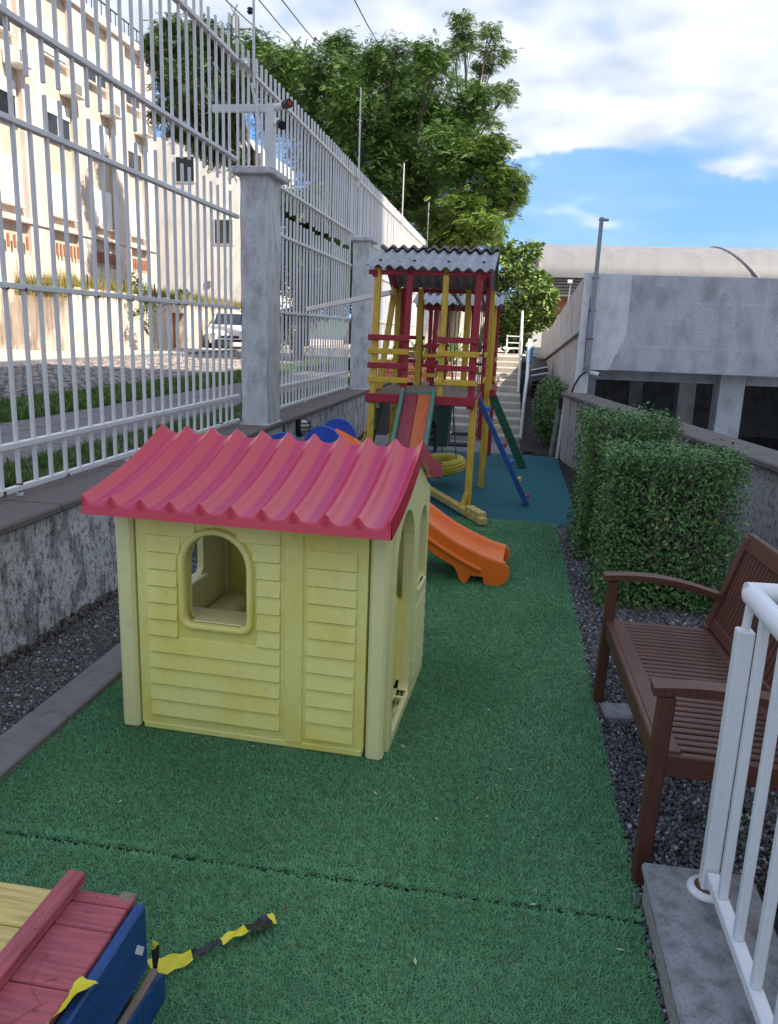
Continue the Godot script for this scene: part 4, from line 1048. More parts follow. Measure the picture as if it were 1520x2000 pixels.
# ---------------------------------------------------------------- right-hand wall, garage, hall and stairs
func the_right_side() -> void:
	var w := thing("boundary_wall", "low grey concrete boundary wall with flat coping behind the hedges", "wall", V(1.3, 0, -7))
	# the wall runs slantwise, closing in on the alley towards the stairs
	var wz := func(z, x, y): return V(wall_x(z) + x, y, z)
	var st := new_st()
	var za := -10.9
	var zb := 1.0
	quad(st, wz.call(za, 0.03, -0.2), wz.call(zb, 0.03, -0.2), wz.call(zb, 0.03, 0.84), wz.call(za, 0.03, 0.84), V(-1, 0, 0))
	quad(st, wz.call(za, 0.24, -2.3), wz.call(zb, 0.24, -2.3), wz.call(zb, 0.24, 0.84), wz.call(za, 0.24, 0.84), V(1, 0, 0))
	quad(st, wz.call(za, 0.03, -0.2), wz.call(za, 0.24, -2.3), wz.call(za, 0.24, 0.84), wz.call(za, 0.03, 0.84), V(0, 0, -1))
	put("wall_body", st.commit(), M.near_wall, w)
	var z := -10.95
	while z < 0.8:
		var ln := rf(1.1, 1.5)
		var a: Vector3 = wz.call(z, 0.14, 0.865)
		var b: Vector3 = wz.call(z + ln - 0.008, 0.14, 0.865)
		beam("coping_stone", a, b, 0.36, 0.05, M.coping, w, Vector3.UP, 0.01)
		z += ln
	z = -10.88
	while z < -6.3:      # vertical boards on its far part
		var bw := rf(0.075, 0.11)
		var a: Vector3 = wz.call(z + bw / 2, rf(0.004, 0.016), 0)
		put("board", cbox(V(0.03, 0.9, snappedf(bw - 0.008, 0.01)), 0.006), M.board_wall, w, Transform3D(Basis(Vector3.UP, 0.168).rotated(Vector3.RIGHT, rf(-0.006, 0.006)), V(a.x, 0.385, a.z)))
		z += bw
	var pil := box("pilaster", wz.call(-3.95, -0.02, -0.1), wz.call(-3.95, -0.02, 0) + V(0.2, 0.838, 0.5), M.garage_white, w, 0.008)
	pil.set_meta("label", "smooth white painted strip of the wall behind the bench")
	var wp := thing("white_post", "slim white pipe post standing against the end of the boarded wall", "post", V(0.735, 0, -10.9))
	tube("pipe", [V(0.70, -0.02, -10.86), V(0.755, 0.86, -10.93)], 0.022, M.white_metal, wp, 10)
	box("meter_box", V(0.665, 0.66, -10.99), V(0.72, 0.82, -10.93), M.black_metal, wp, 0.006)
	var lp := put("leaning_panel", cbox(V(0.03, 0.8, 0.28), 0.005), M.path, self, Transform3D(Basis.from_euler(V(0, 0, -0.09)), V(0.66, 0.39, -11.1)))
	tag(lp, "grey flat panel leaning beside the white pipe post", "panel")

	# garage: a podium with a deep parapet over a dark open storey
	var g := thing("parking_garage", "low concrete parking garage with rough grey parapet over a dark open bay", "garage", V(6, -2.2, -18))
	var G: Material = M.garage_wall
	put("parapet", cbox(V(13.9, 1.36, 0.3), 0.012), G, g, Transform3D(Basis(), V(8.085, 1.85, -12.15)))
	var patch := PackedVector2Array([Vector2(1.135, 1.168), Vector2(1.135, 2.525), Vector2(1.62, 2.527)])
	for k in 28:
		var y := 2.52 - k * 0.05
		patch.append(Vector2(1.615 - 0.2 * smoothstep(0.75, 1.4, k * 0.05) + 0.007 * sin(k * 2.1), y))
	plate("paint_patch", patch, [], 0.02, M.garage_white, g, Transform3D(Basis(), V(0, 0, -11.994)))
	box("corner_column", V(0.96, -2.2, -12.3), V(1.132, 2.545, -11.99), M.garage_white, g, 0.012)
	# side wall going back beside the stairs, its top sloping down
	var a := V(0.965, 0, -12.1)
	var b := V(0.62, 0, -18.0)
	var sp := new_st()
	var q := func(p: Vector3, y: float, o: float): return V(p.x + o, y, p.z)
	quad(sp, q.call(a, 1.70, 0), q.call(b, 1.05, 0), q.call(b, 1.52, 0), q.call(a, 2.52, 0), V(-1, 0, 0))
	quad(sp, q.call(a, 2.52, 0), q.call(b, 1.52, 0), q.call(b, 1.52, 0.25), q.call(a, 2.52, 0.25), V(0, 1, 0))
	quad(sp, q.call(a, 1.70, 0), q.call(b, 1.05, 0), q.call(b, 1.05, 0.03), q.call(a, 1.70, 0.03), V(0, -1, 0))
	quad(sp, q.call(b, -2.2, 0), q.call(b, -2.2, 0.25), q.call(b, 1.52, 0.25), q.call(b, 1.52, 0), V(0, 0, -1))
	quad(sp, q.call(a, -2.2, 0.03), q.call(b, -2.2, 0.03), q.call(b, 1.06, 0.03), q.call(a, 1.71, 0.03), V(-1, 0, 0))
	put("side_parapet", sp.commit(), M.ramp_wall, g)
	beam("drip_ledge", V(0.955, 1.70, -12.2), V(0.615, 1.05, -17.9), 0.05, 0.03, M.dark_concrete, g, Vector3.UP)
	box("deck", V(1.14, 1.9, -12.3), V(15, 2.2, -34), M.garage_wall, g)
	box("ceiling_beam", V(1.14, 1.0, -12.7), V(15, 1.9, -13.0), M.garage_wall, g)
	box("floor", V(1.2, -2.28, -6.0), V(15, -2.1, -34), M.garage_wall, g)
	box("rear_wall", V(1.2, -2.1, -34.3), V(15, 1.9, -34), M.garage_wall, g)
	box("inner_wall", V(1.15, -2.1, -13), V(1.35, 1.9, -34), M.garage_wall, g)
	box("right_wall", V(14.8, -2.1, -12.3), V(15.1, 1.9, -34), M.garage_wall, g)
	for c in [[3.28, -12.62, 0.36], [3.62, -17.2, 0.34], [3.25, -21.5, 0.34], [6.9, -12.62, 0.36], [8.4, -18.0, 0.34], [10.5, -12.62, 0.36]]:
		box("column", V(c[0] - c[2] / 2, -2.1, c[1] - 0.2), V(c[0] + c[2] / 2, 1.9, c[1] + 0.2), M.garage_wall, g, 0.01)
	# steel pole with conduit on the garage corner
	var p := thing("steel_pole", "grey steel pole with a small bracket fixed to the garage corner", "pole", V(1.1, 1.2, -11.93))
	beam("pole", V(1.095, 1.22, -11.93), V(1.105, 3.28, -11.91), 0.055, 0.05, M.galv, p)
	tube("cap_bracket", [V(1.07, 3.25, -11.91), V(1.20, 3.24, -11.88)], 0.022, M.galv, p, 8)
	box("junction_box", V(1.045, 1.13, -11.98), V(1.135, 1.24, -11.9), M.kerb, p, 0.008)
	tube("cable", [V(1.08, 1.14, -11.94), V(1.0, 1.06, -11.95), V(0.935, 0.93, -11.96), V(0.9, 0.8, -11.97), V(0.9, 0.6, -11.97)], 0.014, M.cable, p, 6)
	tube("cable", [V(1.055, 2.2, -11.97), V(1.045, 1.7, -11.975), V(1.05, 1.25, -11.97)], 0.005, M.cable, p, 5)
	for y in [1.6, 2.0, 2.45]: box("clamp", V(1.06, y, -11.985), V(1.14, y + 0.02, -11.9), M.black_metal, p, 0.002)
	var cc := thing("security_camera", "small white camera under the garage parapet corner", "camera", V(1.15, 1.13, -12.0))
	tube("housing", [V(1.15, 1.125, -11.97), V(1.27, 1.105, -11.9)], 0.03, M.white_paint, cc, 12)
	tube("mount", [V(1.13, 1.16, -12.0), V(1.16, 1.13, -11.97)], 0.014, M.white_paint, cc, 8)
	tube("lens", [V(1.268, 1.105, -11.9), V(1.278, 1.103, -11.895)], 0.018, M.black_metal, cc, 10)

func the_stairs() -> void:
	structure("bank", cbox(V(3.0, 3.4, 20), 0.02), M.soil, Transform3D(Basis(), V(-1.0, -0.5, -27.1)))
	var s := thing("staircase", "shallow concrete staircase climbing beyond the play towers", "staircase", V(-0.6, 0, -14))
	for k in 6: box("stair_step", V(-1.55, 0.1 * k - 0.06, -12.1 - 0.33 * k), V(0.235 - 0.01 * k, 0.1 * (k + 1), -14.6), M.stair, s, 0.012)
	for k in 6: box("stair_step", V(-1.5, 0.6 + 0.1 * k - 0.06, -14.55 - 0.36 * k), V(0.17, 0.7 + 0.1 * k, -17.4), M.stair, s, 0.012)
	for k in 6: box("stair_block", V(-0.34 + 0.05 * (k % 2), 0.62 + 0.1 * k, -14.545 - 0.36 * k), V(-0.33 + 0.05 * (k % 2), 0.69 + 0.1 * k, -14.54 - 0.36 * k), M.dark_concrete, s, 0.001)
	# soil bank right of the stairs
	structure("planting_bank", grid_mesh(func(u, v): return V(lerpf(0.2, 0.95 - 0.2 * v, u), lerpf(-0.02, 1.0, pow(v, 1.2)) + 0.03 * sin(u * 9 + v * 23), lerpf(-11.2, -17.5, v)), 10, 30), M.soil)
	structure("stair_bank", grid_mesh(func(u, v): return V(lerpf(-2.29, -1.5, u), lerpf(-0.02, 0.62, v) + 0.02 * sin(u * 9 + v * 23), lerpf(-12.1, -15.25, v)), 8, 20), M.soil)
	structure("upper_terrace", cbox(V(8, 0.2, 14), 0.01), M.paver_light, Transform3D(Basis(), V(-0.6, 1.11, -24.2)))
	var wl := thing("upper_wall", "low brick planter wall beside the upper stairs", "wall", V(-1.6, 0.6, -16.5))
	for r in 5:
		for c in 6:
			box("brick", V(-2.6 + c * 0.24 + (0.12 if r % 2 else 0.0), 0.66 + r * 0.085, -15.2), V(-2.37 + c * 0.24 + (0.12 if r % 2 else 0.0), 0.738 + r * 0.085, -15.08), M.brick, wl, 0.006)
	box("planter_body", V(-2.6, 0.0, -17.4), V(-1.16, 1.06, -15.2), M.coping, wl)
	# handrails
	var h1 := thing("handrail", "white pipe handrail beside the shaded lower steps", "handrail", V(0.21, 0, -12.4))
	tube("rail", [V(0.215, 0.0, -12.38), V(0.225, 0.55, -12.4), V(0.24, 0.9, -12.44), V(0.255, 1.0, -12.7), V(0.285, 1.55, -14.9), V(0.29, 1.56, -15.1), V(0.29, 0.66, -15.12)], 0.024, M.rail_white, h1, 10)
	var h2 := thing("handrail", "white pipe handrail beside the sunlit upper steps", "handrail", V(0.15, 0.65, -14.6))
	tube("rail", [V(0.15, 0.62, -14.5), V(0.14, 1.5, -14.5), V(0.14, 1.56, -14.6), V(0.14, 2.1, -16.7), V(0.14, 1.15, -16.8)], 0.024, M.rail_white, h2, 10)
	var h3 := thing("handrail", "white pipe handrail under the farther play tower", "handrail", V(-0.5, 0, -12.3))
	tube("rail", [V(-0.52, 0.0, -12.35), V(-0.52, 0.88, -12.4), V(-0.52, 0.95, -12.5), V(-0.52, 1.5, -14.4), V(-0.52, 0.6, -14.5)], 0.022, M.rail_white, h3, 10)
	# little house-shaped sign, chair and scrap at the top of the stairs
	var sg := thing("blue_dispenser", "blue box with a pale house-shaped top beside the upper handrail", "dispenser", V(0.32, 0.8, -15.2))
	box("body", V(0.25, 1.12, -15.26), V(0.38, 1.42, -15.16), M.sign_blue, sg, 0.02)
	plate("top", PackedVector2Array([Vector2(0.235, 1.42), Vector2(0.395, 1.42), Vector2(0.395, 1.48), Vector2(0.315, 1.57), Vector2(0.235, 1.48)]), [], 0.1, M.white_paint, sg, Transform3D(Basis(), V(0, 0, -15.16)))
	beam("stand", V(0.315, 0.55, -15.21), V(0.315, 1.13, -15.21), 0.04, 0.04, M.galv, sg)
	var ch := thing("white_chair", "white plastic chair standing at the top of the stairs", "chair", V(0.05, 1.21, -17.4))
	box("seat", V(-0.16, 1.33, -17.6), V(0.2, 1.36, -17.25), M.white_paint, ch, 0.01)
	for x in [-0.14, 0.18]:
		for zz in [-17.58, -17.28]: beam("leg", V(x, 1.21, zz), V(x, 1.34, zz), 0.03, 0.03, M.white_paint, ch)
		beam("back_post", V(x, 1.34, -17.58), V(x, 1.62, -17.64), 0.03, 0.03, M.white_paint, ch)
	for y in [1.46, 1.6]: beam("back_slat", V(-0.15, y, -17.61), V(0.19, y, -17.61), 0.03, 0.02, M.white_paint, ch, Vector3.UP)
	var sc := thing("folded_chairs", "dark folded chairs with white frames heaped beside the stairs", "folded chair", V(0.5, 0.7, -14.9))
	for k in 4:
		beam("frame", V(0.36, 0.86 + k * 0.05, -14.7 - k * 0.03), V(0.66, 0.92 + k * 0.055, -14.75), 0.02, 0.02, M.rail_white if k % 2 else M.black_metal, sc, Vector3.UP)
		put("seat", cbox(V(0.3, 0.03, 0.3), 0.01), M.black_metal, sc, Transform3D(Basis.from_euler(V(0.4, 0.2, 0.1 * k)), V(0.5, 0.62 + k * 0.09, -15.0 + k * 0.03)))
	var jar := thing("clay_pot", "dark round pot standing behind the heaped chairs", "pot", V(0.5, 0.85, -15.6))
	put("pot_body", lathe_mesh([Vector2(0.0, 0), Vector2(0.13, 0.0), Vector2(0.2, 0.15), Vector2(0.18, 0.3), Vector2(0.12, 0.36), Vector2(0.14, 0.4), Vector2(0.11, 0.4), Vector2(0.1, 0.35)], 18), M.coping, jar, Transform3D(Basis(), V(0.5, 0.8, -15.6)))
	var bn := thing("waste_bin", "green plastic bin standing behind the swings", "bin", V(-1.02, 0, -11.45))
	put("bin_body", grid_mesh(func(u, v):
		var ring := [V(-1, 0, 1), V(1, 0, 1), V(1, 0, -1), V(-1, 0, -1), V(-1, 0, 1)]
		var f: float = u * 4.0
		var i := mini(int(f), 3)
		var p: Vector3 = ring[i].lerp(ring[i + 1], f - i) * lerpf(0.16, 0.2, v)
		return V(-1.02 + p.x, v * 0.58, -11.45 + p.z), 4, 2, false), M.bin_green, bn)
	box("lid", V(-1.24, 0.575, -11.67), V(-0.8, 0.63, -11.23), M.bin_green, bn, 0.02)

# ---------------------------------------------------------------- bench, step, railing, box and tape near the camera
func bench() -> void:
	var b := thing("garden_bench", "dark red-brown slatted wooden bench on the gravel", "bench", V(0.75, 0, -2.8))
	var W: Material = M.bench
	var zf := -3.39
	var zn := -2.17
	var lift := func(z: float) -> float: return 0.045 * (z - zf) / (zn - zf)       # it stands a little higher at the near end
	for z in [zf, zn]:
		var l: float = lift.call(z)
		beam("leg", V(0.497, -0.01, z - 0.02), V(0.508, 0.585 + l, z), 0.045, 0.05, W, b, V(0, 0, 1), 0.005)
		beam("rear_leg", V(1.0, -0.01, z), V(0.93, 0.42 + l, z), 0.045, 0.055, W, b, V(0, 0, 1), 0.005)
		beam("back_post", V(0.925, 0.36 + l, z), V(1.055, 0.82 + l, z), 0.045, 0.05, W, b, V(0, 0, 1), 0.005)
		# curved armrest
		var st := new_st(); st.set_smooth_group(0)
		var pts := []
		for k in 13:
			var t := k / 12.0
			pts.append(V(lerpf(0.465, 0.965, t), 0.60 + l + 0.018 * sin(t * PI) - 0.05 * t * t, z))
		for k in 12:
			for e in 4:
				var c := [V(0, 0.013, 0.03), V(0, 0.013, -0.03), V(0, -0.013, -0.03), V(0, -0.013, 0.03)]
				var qd := [pts[k] + c[e], pts[k + 1] + c[e], pts[k + 1] + c[(e + 1) % 4], pts[k] + c[(e + 1) % 4]]
				quad(st, qd[0], qd[1], qd[2], qd[3], c[e] + c[(e + 1) % 4])
		for e in [0, 12]: quad(st, pts[e] + V(0, 0.013, 0.03), pts[e] + V(0, 0.013, -0.03), pts[e] + V(0, -0.013, -0.03), pts[e] + V(0, -0.013, 0.03), V(-1 if e == 0 else 1, 0, 0))
		put("armrest", st.commit(), W, b)
		beam("seat_side", V(0.52, 0.365 + l, z), V(0.93, 0.36 + l, z), 0.07, 0.028, W, b, V(0, 0, 1), 0.004)
	var y0: float = lift.call(zf)
	var y1: float = lift.call(zn)
	beam("front_rail", V(0.507, 0.365 + y0, zf), V(0.507, 0.365 + y1, zn), 0.028, 0.075, W, b, Vector3.UP, 0.005)
	beam("seat_frame", V(0.54, 0.395 + y0, zf), V(0.54, 0.395 + y1, zn), 0.06, 0.022, W, b, Vector3.UP, 0.004)
	beam("seat_frame", V(0.925, 0.392 + y0, zf), V(0.925, 0.392 + y1, zn), 0.05, 0.022, W, b, Vector3.UP, 0.004)
	for k in 29:
		var z := lerpf(zf + 0.035, zn - 0.035, k / 28.0)
		var l: float = lift.call(z)
		beam("seat_slat", V(0.565, 0.395 + l + rf(-0.001, 0.001), z), V(0.905, 0.392 + l, z), 0.027, 0.018, W, b, Vector3.UP, 0.003)
	beam("top_rail", V(1.05, 0.80 + y0, zf - 0.02), V(1.05, 0.80 + y1, zn + 0.02), 0.03, 0.075, W, b, V(0.27, 0.96, 0), 0.006)
	beam("lower_rail", V(0.945, 0.43 + y0, zf), V(0.945, 0.43 + y1, zn), 0.028, 0.05, W, b, V(0.27, 0.96, 0), 0.005)
	for k in 31:
		var z := lerpf(zf + 0.04, zn - 0.04, k / 30.0)
		var l: float = lift.call(z)
		beam("back_slat", V(0.95, 0.445 + l, z), V(1.042, 0.77 + l, z), 0.016, 0.025, W, b, V(0, 0, 1), 0.003)
	var sl := put("stone_slab", cbox(V(0.16, 0.035, 0.13), 0.01), M.step, self, Transform3D(Basis(Vector3.UP, 0.08), V(0.585, 0.004, -3.3)))
	tag(sl, "grey stone slab set in the gravel beside the bench leg", "slab")

func railing() -> void:
	var s := thing("concrete_ledge", "grey concrete ledge carrying the white railing", "ledge", V(0.63, 0, -0.8))
	put("body", cbox(V(0.29, 0.22, 3.4), 0.012), M.step_side, s, Transform3D(Basis(Vector3.UP, -0.0), V(0.637, -0.02, -0.405)))
	put("top_slab", cbox(V(0.31, 0.03, 3.42), 0.008), M.step, s, Transform3D(Basis(), V(0.637, 0.104, -0.402)))
	structure("planting_bed", sheet(0.79, 1.9, 1.2, -2.0, 0.03, 0.015, 14), M.soil)
	var r := thing("white_railing", "white steel railing with square balusters and a round handrail", "railing", V(0.645, 0.12, -1.3))
	var W: Material = M.rail_white
	var x := 0.645
	box("post", V(x - 0.021, 0.12, -2.04), V(x + 0.021, 0.90, -1.998), W, r, 0.004)
	put("base_plate", lathe_mesh([Vector2(0.0, 0.012), Vector2(0.05, 0.012), Vector2(0.054, 0.006), Vector2(0.054, 0.0)], 22), W, r, Transform3D(Basis(), V(x, 0.119, -2.018)))
	put("rust_ring", lathe_mesh([Vector2(0.022, 0.0142), Vector2(0.036, 0.0132)], 18), M.rust_patch, r, Transform3D(Basis(), V(x, 0.119, -2.018)))
	tube("pin", [V(x, 0.895, -2.018), V(x + 0.004, 0.985, -2.018)], 0.011, W, r, 10)
	tube("handrail", [V(x + 0.0, 0.99, -2.04), V(x + 0.0, 0.998, -2.0), V(x + 0.0, 0.998, -1.7), V(x, 0.998, -0.2), V(x, 0.998, 1.2)], [0.016, 0.027, 0.027, 0.027, 0.027], W, r, 18)
	tube("handrail", [V(x - 0.01, 0.998, -2.025), V(x + 0.05, 0.998, -2.03), V(x + 1.2, 0.998, -2.03)], 0.027, W, r, 18)
	beam("bottom_rail", V(x, 0.185, -1.985), V(x, 0.185, 1.2), 0.034, 0.03, W, r, Vector3.UP, 0.003)
	for k in 20:
		var z := -1.888 + k * 0.146
		box("baluster", V(x - 0.0115, 0.2, z - 0.0115), V(x + 0.0115, 0.985, z + 0.0115), W, r, 0.003)

func foreground_box() -> void:
	var b := thing("wooden_crate_lid", "low wooden box with red and yellow boarded lid and blue sides", "box", V(-1.0, 0, -1.1))
	var zt := -1.478
	# red boards between batten and edge
	var zz := zt
	for k in 6:
		var ln: float = [0.038, 0.076, 0.16, 0.15, 0.2, 0.2][k]
		put("red_board", cbox(V(ln - 0.003, 0.142, 0.018), 0.003), M.lid_red, b, Transform3D(Basis(V(0, 0, 1), V(1, 0, 0), V(0, 1, 0)) * Basis.from_euler(V(0, 0, rf(-0.006, 0.006))), V(-0.86 + rf(-0.003, 0.002), 0.291 + rf(-0.0015, 0.001), zz + ln / 2)))
		zz += ln
	zz = zt + 0.012
	for k in 4:
		var ln: float = [0.125, 0.2, 0.22, 0.25][k]
		put("yellow_board", cbox(V(ln - 0.004, 0.52, 0.018), 0.003), M.pale_yellow_wood, b, Transform3D(Basis(V(0, 0, 1), V(1, 0, 0), V(0, 1, 0)), V(-1.225, 0.29, zz + ln / 2)))
		zz += ln
	beam("batten", V(-0.948, 0.316, zt - 0.022), V(-0.948, 0.316, -0.5), 0.044, 0.032, M.lid_red, b, Vector3.UP, 0.004)
	box("raw_block", V(-0.83, 0.262, zt - 0.014), V(-0.792, 0.299, zt + 0.02), M.raw_wood, b, 0.003)
	# blue side: upper plank and a broken lower plank that stands out
	beam("side_plank", V(-0.772, 0.205, zt + 0.01), V(-0.772, 0.205, -0.5), 0.026, 0.176, M.lid_blue, b, Vector3.UP, 0.005)
	box("inner_frame", V(-0.83, 0.0, zt + 0.02), V(-0.795, 0.275, -0.5), M.raw_wood, b)
	beam("end_plank", V(-0.79, 0.19, zt + 0.0), V(-1.48, 0.19, zt + 0.0), 0.022, 0.17, M.lid_blue, b, Vector3.UP, 0.005)
	var lo := plate("broken_plank", PackedVector2Array([Vector2(0.0, 0.0), Vector2(0.98, 0.0), Vector2(0.98, 0.10), Vector2(0.6, 0.1), Vector2(0.4, 0.105), Vector2(0.27, 0.097), Vector2(0.18, 0.104), Vector2(0.1, 0.093), Vector2(0.05, 0.088), Vector2(0.0, 0.07)]), [], 0.03, M.lid_blue, b, Transform3D(Basis(V(0, 0, 1), V(0, 1, 0), V(1, 0, 0)), V(-0.733, 0.004, zt - 0.02)))
	beam("splinter", V(-0.748, 0.1, zt + 0.0), V(-0.752, 0.107, zt + 0.3), 0.018, 0.016, M.raw_wood, lo, Vector3.UP, 0.003)
	put("paint_chip", cbox(V(0.002, 0.045, 0.018), 0.0005), M.white_paint, b, Transform3D(Basis.from_euler(V(0.75, 0, 0)), V(-0.7582, 0.2, zt + 0.05)))
	# thread lying across the lid
	tag(tube("thread", [V(-0.95, 0.337, -1.36), V(-0.9, 0.306, -1.3), V(-0.88, 0.303, -1.2), V(-0.83, 0.303, -1.16), V(-0.87, 0.304, -1.1)], 0.0008, M.lid_red, self, 4), "thin red thread lying across the boarded lid", "thread")
	# hazard tape: ribbons of alternating yellow and black
	var strips := [["twisted yellow and black hazard tape trailing over the turf", [V(-0.79, 0.05, -1.535), V(-0.76, 0.03, -1.57), V(-0.715, 0.03, -1.605), V(-0.665, 0.026, -1.665), V(-0.62, 0.03, -1.71), V(-0.58, 0.024, -1.75), V(-0.545, 0.022, -1.79)], 0.042, [0.0, 0.32, 0.55, 0.76, 0.95, 1.0]],
		["crumpled hazard tape hanging from the blue box corner", [V(-0.757, 0.215, -1.475), V(-0.75, 0.16, -1.486), V(-0.752, 0.11, -1.49), V(-0.757, 0.06, -1.495), V(-0.775, 0.05, -1.53)], 0.022, [0.0, 0.3, 0.62, 1.0]],
		["torn hazard tape end lying over the red lid edge", [V(-0.765, 0.30, -1.235), V(-0.775, 0.31, -1.2), V(-0.78, 0.308, -1.16), V(-0.79, 0.307, -1.11), V(-0.8, 0.303, -1.05)], 0.05, [0.0, 0.62, 1.0]]]
	for s in strips:
		var t := thing("hazard_tape", s[0], "tape", s[1][0])
		var cv := Curve3D.new()
		for p in s[1]: cv.add_point(p)
		var ln := cv.get_baked_length()
		for k in s[3].size() - 1:
			put("yellow_length" if k % 2 == 0 else "black_length", grid_mesh(func(u, v):
				var d: float = lerpf(s[3][k], s[3][k + 1], u) * ln
				var p := cv.sample_baked(d, true)
				var q := cv.sample_baked(minf(d + 0.01, ln), true) - cv.sample_baked(maxf(d - 0.01, 0.0), true)
				var tw: float = 0.7 * sin(d * 17.0) + d * 1.6
				var sd := q.normalized().cross(Vector3.UP)
				if sd.length() < 0.2: sd = V(0, 0, 1)
				sd = sd.normalized().rotated(q.normalized(), tw)
				return p + sd * (v - 0.5) * s[2] * (0.72 + 0.3 * sin(d * 23.0 + 1.0)) + V(0, 0.004 * sin(d * 120.0 + v * 6.0), 0), 12, 4), M.tape_yellow if k % 2 == 0 else M.tape_black, t)
	var rb := tube("red_scrap", [V(-0.53, 0.02, -1.83), V(-0.515, 0.02, -1.84)], 0.002, M.red_wood, self, 5)
	tag(rb, "tiny dark red scrap on the turf beyond the tape", "scrap")

# ---------------------------------------------------------------- plants
func frond_mesh(key: String, pairs: int, ll: float, lw: float, droop: float) -> ArrayMesh:
	if meshes.has(key): return meshes[key]
	var st := new_st()
	for k in pairs:
		var t := (k + 0.7) / pairs
		var c := V(t * 0.9, -droop * t * t, 0)
		for s in [-1.0, 1.0]:
			var l := ll * (0.6 + 0.5 * sin(t * PI))
			var dir := V(0.35, -0.25 - 0.3 * t, s).normalized()
			var side := V(1, 0.1, -0.3 * s).normalized() * lw * 0.5
			var tip := c + dir * l
			var mid := c + dir * l * 0.5 + V(0, 0.02, 0)
			tri(st, c, mid + side, mid - side, V(0, 1, 0)); tri(st, mid + side, tip, mid - side, V(0, 1, 0))
	meshes[key] = st.commit()
	return meshes[key]

func leaf_mesh(key: String, w: float) -> ArrayMesh:
	if meshes.has(key): return meshes[key]
	var st := new_st()
	var a := V(0, 0, 0)
	var b := V(0.45, 0.05, w)
	var c := V(1, -0.08, 0)
	var d := V(0.45, 0.05, -w)
	var m := V(0.5, -0.06, 0)
	tri(st, a, b, m, V(0, 1, 0)); tri(st, b, c, m, V(0, 1, 0)); tri(st, a, m, d, V(0, 1, 0)); tri(st, m, c, d, V(0, 1, 0))
	meshes[key] = st.commit()
	return meshes[key]

func tree(called: String, label: String, group: String, base: Vector3, fork: Vector3, r: float, clumps: Array, per: float, mesh: Mesh, smin: float, smax: float, dark: Color, light: Color, droop := 0.5) -> void:
	var t := thing(called, label, "tree", base, group)
	tube("trunk", [base, base.lerp(fork, 0.4) + V(rf(-0.15, 0.15), 0, rf(-0.15, 0.15)), fork], [r * 1.3, r, r * 0.8], M.bark, t, 10)
	var st := new_st()
	var xf := []
	var cols := []
	for c in clumps:
		var p: Vector3 = c[0]
		var rad: float = c[1]
		var o: Vector3 = base.lerp(fork, rf(0.75, 1.0))
		var mid: Vector3 = o.lerp(p, 0.5) + V(rf(-0.3, 0.3), rf(-0.1, 0.35), rf(-0.3, 0.3)) * rad
		var lr := r * rf(0.15, 0.28)
		add_tube(st, [o, mid, p], [lr, lr * 0.7, lr * 0.25], 6)
		for b in 5:
			var dv := V(rf(-1, 1), rf(-0.4, 1), rf(-1, 1)).normalized() * rad * 0.85
			add_tube(st, [mid.lerp(p, rf(0.3, 1.0)), p + dv * 0.5 + V(0, 0.1 * rad, 0), p + dv], [lr * 0.35, lr * 0.22, lr * 0.1], 4)
		var tint := rf(0.0, 1.0)
		var n := int(per * rad * rad)
		# leaves gather on sub-clumps, so that gaps stay open between them
		var subs := []
		for k in 9:
			var dv := V(rf(-1, 1), rf(-0.8, 1), rf(-1, 1))
			subs.append(p + dv.normalized() * rad * rf(0.25, 0.8))
		for k in n:
			var sc: Vector3 = subs[rng.randi() % subs.size()]
			var d := V(rng.randfn(0, 0.40), rng.randfn(0, 0.32), rng.randfn(0, 0.40)) * rad * 0.6
			var q := sc + d
			var out := (q - p + V(0, 0.25 * rad, 0)).normalized()
			var yaw := atan2(-out.z, out.x) + rf(-1.5, 1.5)
			var s := rf(smin, smax)
			xf.append(Transform3D(Basis.from_euler(V(rf(-1.1, 1.1), yaw, rf(-droop * 1.6 - 0.2, droop * 0.6 + 0.5))).scaled(Vector3.ONE * s), q))
			var cc := dark.lerp(light, clampf(0.35 * tint + rf(0.0, 0.75), 0.0, 1.0)) * rf(0.8, 1.2)
			cc.a = 1.0
			cols.append(cc)
	put("limbs", st.commit(), M.bark, t)
	scatter("crown", mesh, M.leaf, xf, cols, t).set_meta("kind", "stuff")

func px_clumps(list: Array, z: float, jitter: float) -> Array:
	var out := []
	for c in list:
		var zz := z + rf(-jitter, jitter)
		var p := at_z(c[0], c[1], zz)
		out.append([p, c[2] / 1520.0 * absf(zz) * 1.02])
	return out

